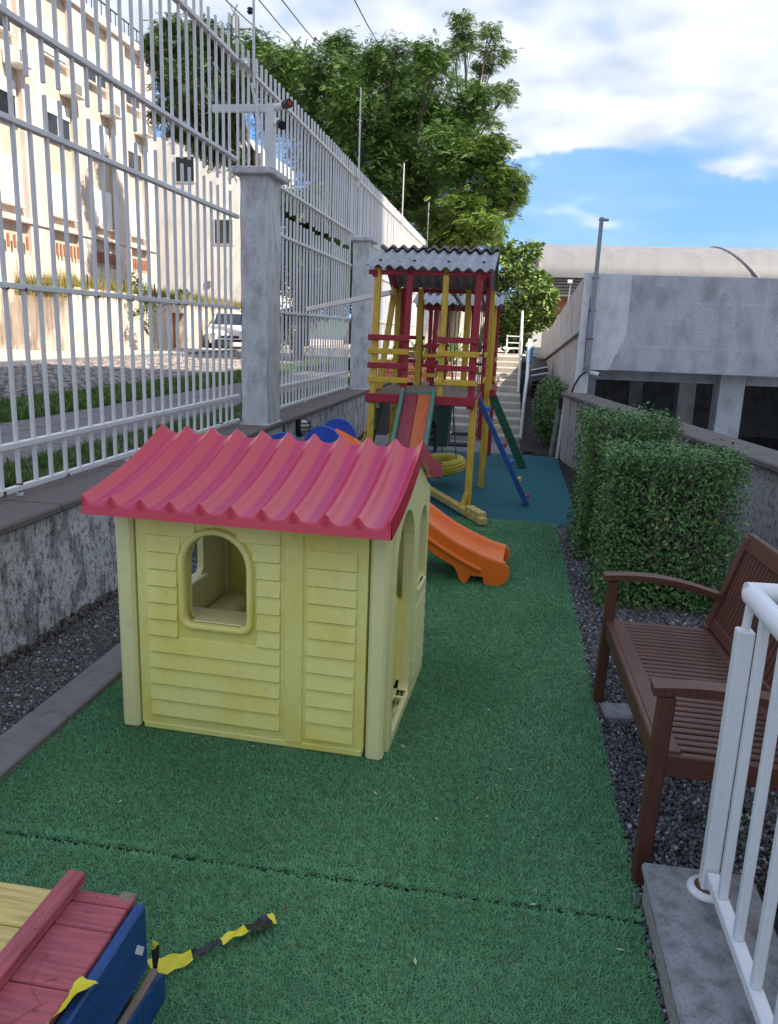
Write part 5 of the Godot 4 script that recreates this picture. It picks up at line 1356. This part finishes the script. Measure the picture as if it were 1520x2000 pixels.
func the_trees() -> void:
	var frond := frond_mesh("frond", 6, 0.36, 0.13, 0.35)
	var big := [[505, 115, 42], [545, 150, 52], [590, 120, 48], [630, 160, 60], [665, 105, 36], [700, 140, 55], [755, 120, 48], [790, 165, 62], [850, 130, 46], [560, 215, 60], [630, 230, 70], [710, 225, 75], [790, 240, 78], [860, 220, 62], [915, 215, 50], [650, 300, 70], [730, 320, 75], [810, 320, 80], [890, 300, 66], [700, 380, 55], [790, 395, 62], [860, 390, 66]]
	tree("street_tree", "broad dark green feathery tree rising behind the white fence", "trees along the street", V(-5.2, 0.64, -25.5), at_z(760, 430, -25.0), 0.34, px_clumps(big, -24.5, 2.6), 2400.0, frond, 0.11, 0.22, L(0.03, 0.08, 0.018), L(0.1, 0.19, 0.04), 0.3)
	var spire := [[905, 40, 24], [915, 85, 28], [955, 62, 22], [968, 110, 26], [940, 140, 22], [890, 105, 22], [985, 185, 22], [915, 175, 24], [965, 235, 18], [995, 175, 14]]
	tree("street_tree", "tall loose tree with sparse tufts standing out above the crown of its neighbours", "trees along the street", V(-2.6, 0.9, -26.5), at_z(915, 270, -26.2), 0.2, px_clumps(spire, -26, 1.0), 1300.0, frond, 0.13, 0.25, L(0.05, 0.1, 0.03), L(0.15, 0.22, 0.07), 0.4)
	var right := [[930, 300, 42], [965, 330, 40], [1000, 365, 34], [955, 385, 46], [910, 420, 48], [985, 410, 30], [880, 460, 42], [940, 450, 40], [840, 440, 36], [970, 290, 26], [850, 480, 30], [905, 480, 32]]
	tree("street_tree", "bright yellow-green tree catching the sun beside the dark broad tree", "trees along the street", V(-1.9, 1.0, -23.5), at_z(905, 470, -23.2), 0.2, px_clumps(right, -22.8, 1.2), 2600.0, frond, 0.13, 0.26, L(0.055, 0.11, 0.02), L(0.2, 0.29, 0.055), 0.3)
	var left := [[310, 95, 30], [345, 70, 36], [390, 75, 40], [430, 100, 40], [335, 150, 40], [385, 150, 46], [440, 170, 46], [330, 215, 36], [380, 230, 44], [440, 245, 44], [480, 160, 34], [400, 300, 30], [460, 310, 28], [355, 265, 26]]
	tree("street_tree", "dark drooping tree between the apartment block and the broad tree", "trees along the street", V(-9.3, 0.66, -29.5), at_z(500, 300, -29.0), 0.24, px_clumps(left, -28.5, 1.6), 1900.0, frond, 0.16, 0.3, L(0.02, 0.05, 0.016), L(0.085, 0.14, 0.04), 0.9)
	# dense growth seen through the fence; dark leaf colours paint the canopy shade
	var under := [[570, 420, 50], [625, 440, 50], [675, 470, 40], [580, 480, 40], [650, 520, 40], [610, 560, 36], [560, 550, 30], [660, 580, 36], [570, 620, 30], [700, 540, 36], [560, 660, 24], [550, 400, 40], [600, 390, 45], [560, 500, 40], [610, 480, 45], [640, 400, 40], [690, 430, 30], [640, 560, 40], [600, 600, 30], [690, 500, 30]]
	tree("street_tree", "low bushy tree behind the fence between two pillars, leaves coloured dark for canopy shade", "trees along the street", V(-6.4, 0.66, -23.5), at_z(610, 560, -23.4), 0.2, px_clumps(under, -23.0, 1.4), 1000.0, frond, 0.22, 0.4, L(0.02, 0.045, 0.016), L(0.09, 0.14, 0.05), 0.6)
	var broad := leaf_mesh("broad_leaf", 0.26)
	var small := [[985, 500, 26], [1015, 520, 30], [1045, 545, 30], [985, 555, 36], [1030, 580, 36], [1066, 585, 26], [985, 610, 36], [1025, 630, 34], [1060, 622, 22], [975, 655, 32], [1010, 668, 28], [1035, 490, 20]]
	tree("stair_tree", "sunlit broad-leaved small tree at the top of the stairs", "", V(0.15, 1.2, -19.4), at_z(1005, 640, -19.2), 0.09, px_clumps(small, -18.8, 0.7), 4200.0, broad, 0.1, 0.18, L(0.06, 0.11, 0.025), L(0.22, 0.3, 0.075), 0.6)
	var stw := [[262, 545, 14], [275, 565, 18], [290, 590, 18], [270, 610, 15], [285, 625, 12], [355, 570, 12]]
	tree("pavement_tree", "slim young tree on the sunlit far pavement", "", V(-11.4, 0.7, -24.2), at_z(281, 640, -24.2), 0.045, px_clumps(stw, -24.2, 0.3), 700.0, broad, 0.12, 0.22, L(0.06, 0.1, 0.03), L(0.15, 0.2, 0.06), 0.6)
	# clipped hedges
	hedge("clipped_hedge", "square clipped hedge right behind the bench", V(0.60, 0, -4.70), V(1.42, 0.97, -5.30), 17000)
	hedge("clipped_hedge", "second square clipped hedge behind the one at the bench", V(0.545, 0, -5.72), V(1.22, 1.075, -6.5), 15000)
	hedge("rounded_shrub", "dark bushy shrub beside the stair handrail", V(0.36, 0.12, -11.45), V(0.86, 1.04, -12.1), 7000)
	# spiky plants behind the far tower
	for q in [[V(-1.25, 1.0, -16.0), "spiky green plant with long blades left of the upper steps"], [V(-1.85, 1.0, -16.4), "taller spiky plant rising behind the railing of the far tower"], [V(-0.75, 1.2, -18.6), "pale sunlit spiky plant at the head of the stairs"]]:
		var t := thing("spiky_plant", q[1], "plant", q[0], "spiky plants at the upper stairs")
		for k in 42:
			var a := rf(0, TAU)
			var e := rf(0.25, 1.4)
			var l := rf(0.55, 0.95)
			var d := V(cos(a) * cos(e), sin(e), sin(a) * cos(e))
			var sd := V(-sin(a), 0, cos(a)) * 0.02
			var st := new_st()
			var o: Vector3 = q[0]
			var m := o + d * l * 0.6
			var tip := o + d * l - V(0, 0.1 * l, 0)
			quad(st, o - sd, o + sd, m + sd, m - sd, V(0, 1, 0)); tri(st, m - sd, m + sd, tip, V(0, 1, 0))
			put("blade", st.commit(), M["spike%d" % (k % 3)], t)
	# planting bed beyond the railing
	for k in 16:
		var c := V(rf(0.86, 1.35), 0.05, rf(-1.9, -0.9))
		var t := thing("bedding_plant", "small dark green leafy plant in the bed behind the white railing", "plant", c, "bedding plants behind the railing")
		var xf := []
		var cols := []
		for i in 60:
			var a := rf(0, TAU)
			xf.append(Transform3D(Basis.from_euler(V(rf(-0.5, 0.5), a, rf(-0.3, 1.0))).scaled(Vector3.ONE * rf(0.04, 0.08)), c + V(cos(a) * rf(0, 0.12), rf(0.0, 0.32), -sin(a) * rf(0, 0.12))))
			var g := rf(0.6, 1.4); cols.append(Color(0.045 * g, 0.085 * g, 0.03 * g) if rng.randf() > 0.05 else Color(0.4, 0.42, 0.2))
		scatter("leaves", broad, M.hedge_leaf, xf, cols, t).set_meta("kind", "stuff")
		tube("stem", [c + V(0, -0.03, 0), c + V(0.01, 0.28, 0)], 0.005, M.twig, t, 5)
	# plants hanging over the far retaining wall
	var xf := []
	var cols := []
	for k in 5200:
		var z := rf(-40, -20.5)
		var x := -12.55 + rf(-1.2, 0.25)
		xf.append(Transform3D(Basis(Vector3.UP, rf(0, TAU)).scaled(Vector3(2.0, rf(1.5, 6.0), 2.0)), V(x, 2.45 - 0.012 * (z + 20.0) * -1.0 + rf(-0.25, 0.05), z)))
		cols.append(Color(0.16, 0.17, 0.05).lerp(Color(0.33, 0.27, 0.11), rng.randf()))
	var o := scatter("planter_grass", tuft_mesh("lawn_tuft", 14, 0.03, 0.05, 0.12, 0.006, 0.55), M.blade, xf, cols)
	o.set_meta("kind", "stuff"); tag(o, "dry tufted grass along the top of the far retaining wall", "grass")

func hedge(called: String, label: String, lo: Vector3, hi: Vector3, n: int) -> void:
	var t := thing(called, label, "hedge", V((lo.x + hi.x) / 2, lo.y, (lo.z + hi.z) / 2), "")
	var a := V(minf(lo.x, hi.x), lo.y, minf(lo.z, hi.z))
	var b := V(maxf(lo.x, hi.x), hi.y, maxf(lo.z, hi.z))
	var nz := FastNoiseLite.new(); nz.seed = int(lo.x * 1000.0 + n); nz.frequency = 2.6
	var xf := []
	var cols := []
	var leaf := leaf_mesh("hedge_leaf", 0.3)
	var round_ := called == "rounded_shrub"
	for k in int(n * 1.5):
		var p := V(rf(a.x, b.x), rf(a.y, b.y), rf(a.z, b.z))
		var out := Vector3.UP
		var face := rng.randf()
		var dpt := pow(rng.randf(), 1.4) * 0.17
		if round_:
			var c := (a + b) / 2
			var d := V(rng.randfn(), rng.randfn(), rng.randfn()).normalized()
			var e := (b - a) / 2 * (1.0 + 0.28 * nz.get_noise_3dv(d * 1.3))
			p = c + d * e * rf(0.72, 1.08); out = d
			if p.y < a.y: continue
		else:
			var bulge := nz.get_noise_3dv(p * 1.4) * 0.03
			if face < 0.8 and face > 0.55 and rng.randf() < 0.06: dpt = -rf(0.0, 0.07)
			if face < 0.34: p.z = b.z - dpt + bulge; out = V(0, 0, 1)
			elif face < 0.55: p.x = a.x + dpt - bulge; out = V(-1, 0, 0)
			elif face < 0.8: p.y = b.y - dpt * 0.8 + bulge * 0.7; out = V(0, 1, 0)
			elif face < 0.9: p.x = b.x - dpt + bulge; out = V(1, 0, 0)
			else: p.z = a.z + dpt - bulge; out = V(0, 0, -1)
		if k >= n:       # inner leaves, so that one does not look right through
			p = V(rf(a.x + 0.1, b.x - 0.1), rf(a.y + 0.02, b.y - 0.1), rf(a.z + 0.1, b.z - 0.1)); out = V(rf(-1, 1), rf(-1, 1), rf(-1, 1)).normalized()
		# thin patches where twigs show
		var thin := nz.get_noise_3dv(p * 2.1 + V(7, 3, 1))
		if k < n and thin > 0.2 and rng.randf() < 0.72 and out.y < 0.5: continue
		var up := (out + V(rf(-1, 1), rf(-0.4, 1.2), rf(-1, 1)) * 0.8).normalized()
		var x := up.cross(V(rf(-1, 1), rf(-1, 1), rf(-1, 1))).normalized()
		var s := rf(0.014, 0.036) * (1.5 if round_ or k >= n else 1.0)
		xf.append(Transform3D(Basis(x, up, x.cross(up)).scaled(Vector3.ONE * s), p))
		var g := rf(0.65, 1.3)
		var c := Color(0.065, 0.165, 0.04)
		if rng.randf() < 0.3: c = c.lerp(Color(0.17, 0.3, 0.06), rf(0.2, 0.9))       # young leaves among the old
		if rng.randf() < 0.012: c = Color(0.32, 0.26, 0.11)
		c = c * g; c.a = 1.0
		cols.append(c)
	scatter("foliage", leaf, M.hedge_leaf, xf, cols, t).set_meta("kind", "stuff")
	var st := new_st()
	for k in (60 if round_ else 150):
		var p0 := V(lerpf(a.x, b.x, rf(0.25, 0.75)), a.y, lerpf(a.z, b.z, rf(0.3, 0.7)))
		var p1 := V(rf(a.x + 0.01, b.x - 0.02), rf(a.y + 0.15, b.y), rf(a.z + 0.02, b.z - 0.01))
		if k % 2 == 0: p1.z = b.z - rf(0.0, 0.05)
		add_tube(st, [p0, p0.lerp(p1, 0.55) + V(rf(-0.05, 0.05), 0.05, rf(-0.05, 0.05)), p1, p1 + V(rf(-0.06, 0.06), rf(0.0, 0.07), rf(-0.01, 0.03))], [0.007, 0.004, 0.003, 0.0015], 5)
	put("branches", st.commit(), M.twig, t)

# ---------------------------------------------------------------- buildings, cars, wires
func the_far_buildings() -> void:
	# apartment block across the street: pale piers, tan panels with shuttered windows
	var f := thing("apartment_block", "pale pink apartment block with tan window panels across the street", "building", V(-20, 0.6, -26))
	var X := -16.0
	box("wall", V(-26, -0.5, -34.6), V(X - 0.18, 12.4, -12), M.facade_tan, f, 0.02)
	var piers := [[-12.0, -12.9], [-15.0, -15.9], [-18.3, -19.2], [-21.4, -22.4], [-25.0, -26.3], [-28.05, -29.1], [-30.8, -32.05], [-33.55, -34.62]]
	for p in piers: box("pier", V(X - 0.2, 0, p[1]), V(X, 12.45, p[0]), M.facade, f, 0.01)
	box("parapet", V(-26, 12.3, -34.7), V(X + 0.1, 12.62, -12), M.facade, f, 0.02)
	box("base_band", V(X - 0.2, 4.62, -34.6), V(X + 0.05, 4.74, -12), M.facade, f, 0.01)
	box("lower_wall", V(X - 0.22, -0.5, -34.6), V(X - 0.04, 3.62, -12), M.pink_wall, f, 0.01)
	for i in 60: beam("roof_railing_bar", V(-16.3, 12.6, -34.5 + i * 0.36), V(-16.3, 13.35, -34.5 + i * 0.36), 0.03, 0.03, M.black_metal, f)
	beam("roof_railing", V(-16.3, 13.35, -34.6), V(-16.3, 13.35, -13), 0.05, 0.05, M.black_metal, f, Vector3.UP)
	var bays := [[-22.4, -25.0], [-26.3, -28.05], [-29.1, -30.8], [-32.05, -33.55], [-19.2, -21.4]]
	for bi in bays.size():
		var b: Array = bays[bi]
		var zc: float = (b[0] + b[1]) / 2
		var hw: float = (b[0] - b[1]) / 2 * 0.86
		for r in 3:
			var y0: float = [5.15, 7.75, 10.2][r]
			var y1: float = [6.5, 8.85, 11.3][r]
			var wn := box("window", V(X - 0.17, y0, zc - hw), V(X - 0.12, y1, zc + hw), M.white_paint, f, 0.01)
			for s in [-1.0, 1.0]:
				box("pane", V(X - 0.125, y0 + 0.05, zc + s * hw * 0.5 - hw * 0.44), V(X - 0.112, y1 - 0.05, zc + s * hw * 0.5 + hw * 0.44), M.glass_dark, wn, 0.002)
				var down: float = 1.0 if r == 0 else (0.42 if (bi + r) % 3 else 0.95)
				var yb := lerpf(y1, y0, down)
				box("shutter", V(X - 0.115, yb + 0.03, zc + s * hw * 0.5 - hw * 0.47), V(X - 0.085, y1, zc + s * hw * 0.5 + hw * 0.47), M.shutter, wn, 0.006)
			box("sill", V(X - 0.2, y0 - 0.08, zc - hw - 0.05), V(X - 0.02, y0, zc + hw + 0.05), M.facade, f, 0.01)
			if r > 0 and (bi + r) % 2 == 1 or (r == 1 and bi == 2):
				var ac := box("air_conditioner", V(X - 0.15, y0 + (1.5 if r == 1 else -1.0), zc - hw * 0.9 - 0.35), V(X + 0.4, y0 + (1.95 if r == 1 else -0.55), zc - hw * 0.9 + 0.4), M.facade_white, f, 0.02)
				box("air_grille", V(X + 0.395, y0 + (1.55 if r == 1 else -0.95), zc - hw * 0.9 - 0.1), V(X + 0.405, y0 + (1.9 if r == 1 else -0.6), zc - hw * 0.9 + 0.35), M.louvre, ac, 0.002)
		for q in 7: box("basement_grille", V(X - 0.05, 3.78, zc - hw + q * hw * 0.3), V(X - 0.0, 4.2, zc - hw + q * hw * 0.3 + 0.09), M.brick, f, 0.005)
	# white block behind it
	var w := thing("white_block", "plain sunlit white building wall behind the pink apartment block", "building", V(-16, 0.6, -40))
	box("wall", V(-26, -0.5, -46), V(-12.9, 10.2, -38), M.facade_white, w, 0.02)
	for k in 4: box("drain_bracket", V(-13.2, 2.2 + k * 1.9, -38.02), V(-12.92, 3.6 + k * 1.9, -37.96), M.facade, w, 0.01)
	box("wall_lamp", V(-15.2, 3.4, -38.2), V(-14.9, 3.7, -37.95), M.louvre, w, 0.02)
	for q in [[-14.2, 5.4], [-16.1, 8.2]]:
		var wn := box("window", V(q[0] - 0.5, q[1], -38.03), V(q[0] + 0.5, q[1] + 1.2, -37.97), M.white_paint, w, 0.01)
		box("pane", V(q[0] - 0.44, q[1] + 0.06, -37.972), V(q[0] + 0.44, q[1] + 1.14, -37.96), M.glass_dark, wn, 0.002)
	# retaining wall of the far pavement, with a recessed door
	var r := thing("far_retaining_wall", "sunlit pink retaining wall with plants on top across the street", "wall", V(-12.8, 0.6, -30))
	box("wall", V(-13.0, 0.4, -27.6), V(-12.3, 2.5, -21.0), M.pink_wall, r, 0.02)
	box("wall", V(-13.0, 0.4, -45), V(-12.3, 2.35, -28.75), M.pink_wall, r, 0.02)
	box("wall", V(-13.0, 1.98, -28.75), V(-12.31, 2.42, -27.6), M.pink_wall, r, 0.01)
	box("return_wall", V(-15.9, 0.4, -21.35), V(-13.0, 2.6, -21.0), M.pink_wall, r, 0.02)
	box("soil_fill", V(-15.9, 0.4, -45), V(-13.0, 2.3, -21.4), M.earth, r)
	var d := box("door", V(-12.72, 0.7, -28.75), V(-12.66, 1.98, -27.6), M.brick, r, 0.01)
	box("handle", V(-12.66, 1.25, -27.8), V(-12.62, 1.32, -27.74), M.black_metal, d, 0.004)
	for q in 6: beam("wall_spike", V(-12.4, 2.4, -22.0 - q * 1.1), V(-12.35, 2.9, -21.9 - q * 1.1), 0.03, 0.03, M.black_metal, r)
	# hall with a vaulted roof beyond the garage
	var h := thing("vaulted_hall", "brick hall with a pale vaulted metal roof beyond the garage", "building", V(12, 0, -50))
	for k in 9:
		var x0 := 1.05 + k * 3.6
		put("roof_sheet", grid_mesh(func(u, v):
			var an := lerpf(0.0, PI, v)
			return V(lerpf(x0, x0 + 3.6, u), 4.75 + sin(an) * 2.1, -49.0 + cos(an) * 4.4), 12, 24), M.hall_roof, h)
	for rb in [[1.1, 1.1, 0.12], [12.55, 10.75, 0.1]]:      # seams, the last one slanting over the vault
		var arcs := []
		for k in 17:
			var an := lerpf(0.0, PI * 0.55, k / 16.0)
			arcs.append(V(lerpf(rb[0], rb[1], sin(an)), 4.74 + sin(an) * 2.1, -49.0 + cos(an) * 4.4))
		tube("roof_seam", arcs, rb[2], M.hall_roof, h, 8)
	box("brick_wall", V(1.2, 0, -52.8), V(33, 3.75, -45.2), M.brick, h, 0.02)
	box("louvre_backing", V(1.2, 3.74, -45.4), V(33, 4.85, -45.12), M.dark_concrete, h)
	for k in 6: box("louvre", V(1.2, 3.78 + k * 0.16, -45.0), V(12, 3.9 + k * 0.16, -44.85), M.louvre, h, 0.01)
	box("gable_wall", V(1.06, 0, -53), V(1.2, 4.8, -45), M.brick, h, 0.02)
	var gp := PackedVector2Array()
	for k in 19: gp.append(Vector2(-49.0 + cos(PI * k / 18.0) * 4.3, 4.78 + sin(PI * k / 18.0) * 2.05))
	plate("gable_end", gp, [], 0.1, M.brick, h, Transform3D(Basis(V(0, 0, 1), V(0, 1, 0), V(-1, 0, 0)), V(1.0, 0, 0)))
	box("white_lower_wall", V(0.4, 0, -40.3), V(2.8, 2.55, -40), M.facade_white, h, 0.02)
	var fl := thing("floodlight", "small floodlight on a post in front of the brick hall", "floodlight", V(1.75, 1.2, -30))
	beam("post", V(1.77, 1.2, -30), V(1.9, 3.55, -30), 0.05, 0.05, M.galv, fl)
	box("head", V(1.75, 3.5, -30.06), V(1.98, 3.68, -29.94), M.black_metal, fl, 0.01)
	box("glass", V(1.78, 3.53, -29.945), V(1.95, 3.65, -29.93), M.lamp_glass, fl, 0.004)
	# bright wall closing the view behind the far tower
	var e := thing("end_wall", "white sunlit wall closing the view behind the farther play tower", "wall", V(-2, 1.2, -28))
	box("wall", V(-4.6, 1.1, -28.6), V(-0.6, 2.55, -28.3), M.facade_white, e, 0.02)
	box("coping", V(-4.65, 2.55, -28.65), V(-0.55, 2.62, -28.25), M.facade, e, 0.01)
	# tall block that keeps the alley in shade: it stands to the right of the camera
	var t := thing("tall_apartment_block", "tall apartment tower on the garage side that shades the play alley", "building", V(33, -2.2, 10))
	box("wall", V(30, -2.2, 0.2), V(36, 57, 20), M.facade, t, 0.05)
	for fl_ in 17:
		for c in 5: box("window", V(29.92, 1.5 + fl_ * 3.2, 1.6 + c * 3.8), V(30.01, 2.9 + fl_ * 3.2, 3.4 + c * 3.8), M.glass_dark, t, 0.01)

func car(label: String, paint: Material, at: Vector3, turn: float) -> void:
	var c := thing("parked_car", label, "car", at, "")
	var tr := Transform3D(Basis(Vector3.UP, turn), at)
	# body sections from nose (+z) to tail: z, half width, bottom, shoulder height, roof height, roof half width
	var s := [[2.05, 0.62, 0.32, 0.55, 0.56, 0.5], [1.95, 0.78, 0.22, 0.68, 0.7, 0.6], [1.4, 0.84, 0.2, 0.82, 0.86, 0.66], [0.95, 0.85, 0.2, 0.88, 0.93, 0.68], [0.35, 0.85, 0.2, 0.9, 1.36, 0.6], [0.0, 0.85, 0.2, 0.91, 1.46, 0.58], [-0.9, 0.85, 0.2, 0.92, 1.47, 0.57], [-1.5, 0.84, 0.22, 0.92, 1.36, 0.57], [-1.85, 0.8, 0.24, 0.9, 0.98, 0.62], [-2.0, 0.72, 0.34, 0.8, 0.84, 0.6]]
	put("body", grid_mesh(func(u, v):
		var f: float = v * (s.size() - 1)
		var i := mini(int(f), s.size() - 2)
		var a := []
		for k in 6: a.append(lerpf(s[i][k], s[i + 1][k], f - i))
		var ring := [V(-a[1] * 0.9, a[2], a[0]), V(-a[1], (a[2] + a[3]) / 2, a[0]), V(-a[1] * 0.97, a[3], a[0]), V(-a[5], a[4] - 0.03, a[0]), V(-a[5] * 0.6, a[4], a[0]), V(a[5] * 0.6, a[4], a[0]), V(a[5], a[4] - 0.03, a[0]), V(a[1] * 0.97, a[3], a[0]), V(a[1], (a[2] + a[3]) / 2, a[0]), V(a[1] * 0.9, a[2], a[0])]
		var g: float = u * 9.0
		var j := mini(int(g), 8)
		return tr * ring[j].lerp(ring[j + 1], g - j), 18, 27), paint, c)
	var pts := PackedVector2Array([Vector2(-0.62, 0.64), Vector2(0.62, 0.64), Vector2(0.6, 0.4), Vector2(0.45, 0.3), Vector2(-0.45, 0.3), Vector2(-0.6, 0.4)])
	plate("nose", pts, [], 0.1, paint, c, tr * Transform3D(Basis(), V(0, 0, 2.055)))
	var wsh := new_st()
	quad(wsh, tr * V(-0.62, 0.96, 0.95), tr * V(0.62, 0.96, 0.95), tr * V(0.54, 1.385, 0.38), tr * V(-0.54, 1.385, 0.38), tr.basis * V(0, 0.5, 1))
	put("windscreen", wsh.commit(), M.glass_dark, c)
	for sx in [-1.0, 1.0]:
		var sw := new_st()
		quad(sw, tr * V(sx * 0.83, 0.95, 0.6), tr * V(sx * 0.83, 0.96, -1.4), tr * V(sx * 0.625, 1.36, -1.2), tr * V(sx * 0.635, 1.36, 0.25), tr.basis * V(sx, 0.3, 0))
		put("side_window", sw.commit(), M.glass_dark, c)
		put("headlight", lathe_mesh([Vector2(0.11, 0), Vector2(0.09, 0.04), Vector2(0, 0.05)], 14), M.lamp_glass, c, tr * Transform3D(Basis(V(1.3, 0, 0), V(0, 0, 1), V(0, -0.7, 0)), V(sx * 0.56, 0.6, 2.02)))
		put("mirror", cbox(V(0.16, 0.1, 0.08), 0.02), paint, c, tr * Transform3D(Basis(), V(sx * 0.93, 0.98, 0.72)))
		for z in [1.3, -1.3]:
			var wh := put("wheel", lathe_mesh([Vector2(0.0, -0.09), Vector2(0.24, -0.09), Vector2(0.3, -0.06), Vector2(0.3, 0.06), Vector2(0.24, 0.09), Vector2(0.0, 0.09)], 20), M.rubber, c, tr * Transform3D(Basis(V(0, 1, 0), V(1, 0, 0), V(0, 0, -1)), V(sx * 0.77, 0.3, z)))
			put("rim", lathe_mesh([Vector2(0.0, 0.02), Vector2(0.17, 0.01), Vector2(0.18, 0.0), Vector2(0.18, -0.02)], 16), M.galv, wh, tr * Transform3D(Basis(V(0, -sx, 0), V(sx, 0, 0), V(0, 0, 1)), V(sx * 0.86, 0.3, z)))
	put("grille", cbox(V(0.8, 0.1, 0.03), 0.01), M.black_metal, c, tr * Transform3D(Basis(), V(0, 0.48, 2.06)))
	put("bumper_slot", cbox(V(1.0, 0.1, 0.03), 0.01), M.black_metal, c, tr * Transform3D(Basis(), V(0, 0.34, 2.055)))

func wires_and_cars() -> void:
	car("white car parked on the far pavement side of the street", M.car_white, at_z(452, 690, -31.5) * V(1, 0, 1) + V(0, 0.68, 0), 0.3)
	car("dark car parked deep inside the garage near a column", M.car_dark, V(5.2, -2.1, -18.5), 0.2)
	car("dark car parked beside the inner garage wall", M.car_dark, V(3.0, -2.1, -25), 0.0)
	for w in [[505, 0, 585, 92, "black overhead cable highest above the fence"], [550, 0, 628, 95, "black overhead cable running into the broad tree"], [692, 0, 738, 84, "black overhead cable ending over the tree crown"], [440, 0, 520, 72, "black overhead cable next to the lattice mast"]]:
		var a := at_z(w[0], w[1], -14)
		var b := at_z(w[2], w[3], -21)
		var d := (b - a)
		var pts := []
		for k in 9:
			var t := lerpf(-2.0, 4.5, k / 8.0)
			pts.append(a + d * t + V(0, 0.05 * t * (t - 1.0), 0))
		tag(tube("overhead_cable", pts, 0.011, M.cable, self, 5), w[4], "cable", "overhead cables along the street")
	var m := thing("lattice_mast", "distant steel lattice mast above the trees", "mast", V(-33.0, 0, -75))
	var top := at_z(457, 28, -75)
	for s in [[-1, -1], [1, -1], [1, 1], [-1, 1]]: beam("leg", V(top.x + s[0] * 1.6, 0, -75 + s[1] * 1.6), V(top.x + s[0] * 0.3, top.y, -75 + s[1] * 0.3), 0.2, 0.2, M.galv, m)
	for k in 7:
		var y := top.y - 9.0 + k * 1.4
		var w2 := lerpf(0.3, 1.6, (top.y - y) / top.y)
		beam("brace", V(top.x - w2, y, -75), V(top.x + w2, y + 1.4, -75), 0.1, 0.1, M.galv, m); beam("brace", V(top.x + w2, y, -75), V(top.x - w2, y + 1.4, -75), 0.1, 0.1, M.galv, m)
	for y in [1.2, 3.2]: beam("cross_arm", V(top.x - 1.6, top.y - y, -75), V(top.x + 1.6, top.y - y, -75), 0.12, 0.12, M.galv, m, Vector3.UP)
	structure("hills", grid_mesh(func(u, v):
		var an := lerpf(-1.5, 1.5, u)
		var r := lerpf(150.0, 300.0, v)
		return V(sin(an) * r, -2.0 + (9.0 + 3.0 * sin(u * 11.0)) * sin(v * PI), -cos(an) * r), 40, 8), M.far_hill)

func _ready() -> void:
	rng.seed = 20240611
	light_and_camera()
	textures(); materials()
	for k in 3: mt("spike%d" % k, [L(0.06, 0.12, 0.03), L(0.13, 0.19, 0.05), L(0.2, 0.22, 0.07)][k], 0.5, "", V(1, 1, 1), {"both": 1, "back": Color(0.3, 0.3, 0.15)})
	print("ground"); the_ground()
	the_street()
	print("left"); the_left_side()
	the_right_side(); the_stairs(); the_far_buildings()
	print("objects"); play_house(); small_slide(); tower_one(); tower_two(); swings()
	bench(); railing(); foreground_box()
	wires_and_cars()
	print("trees"); the_trees()
	print("built")
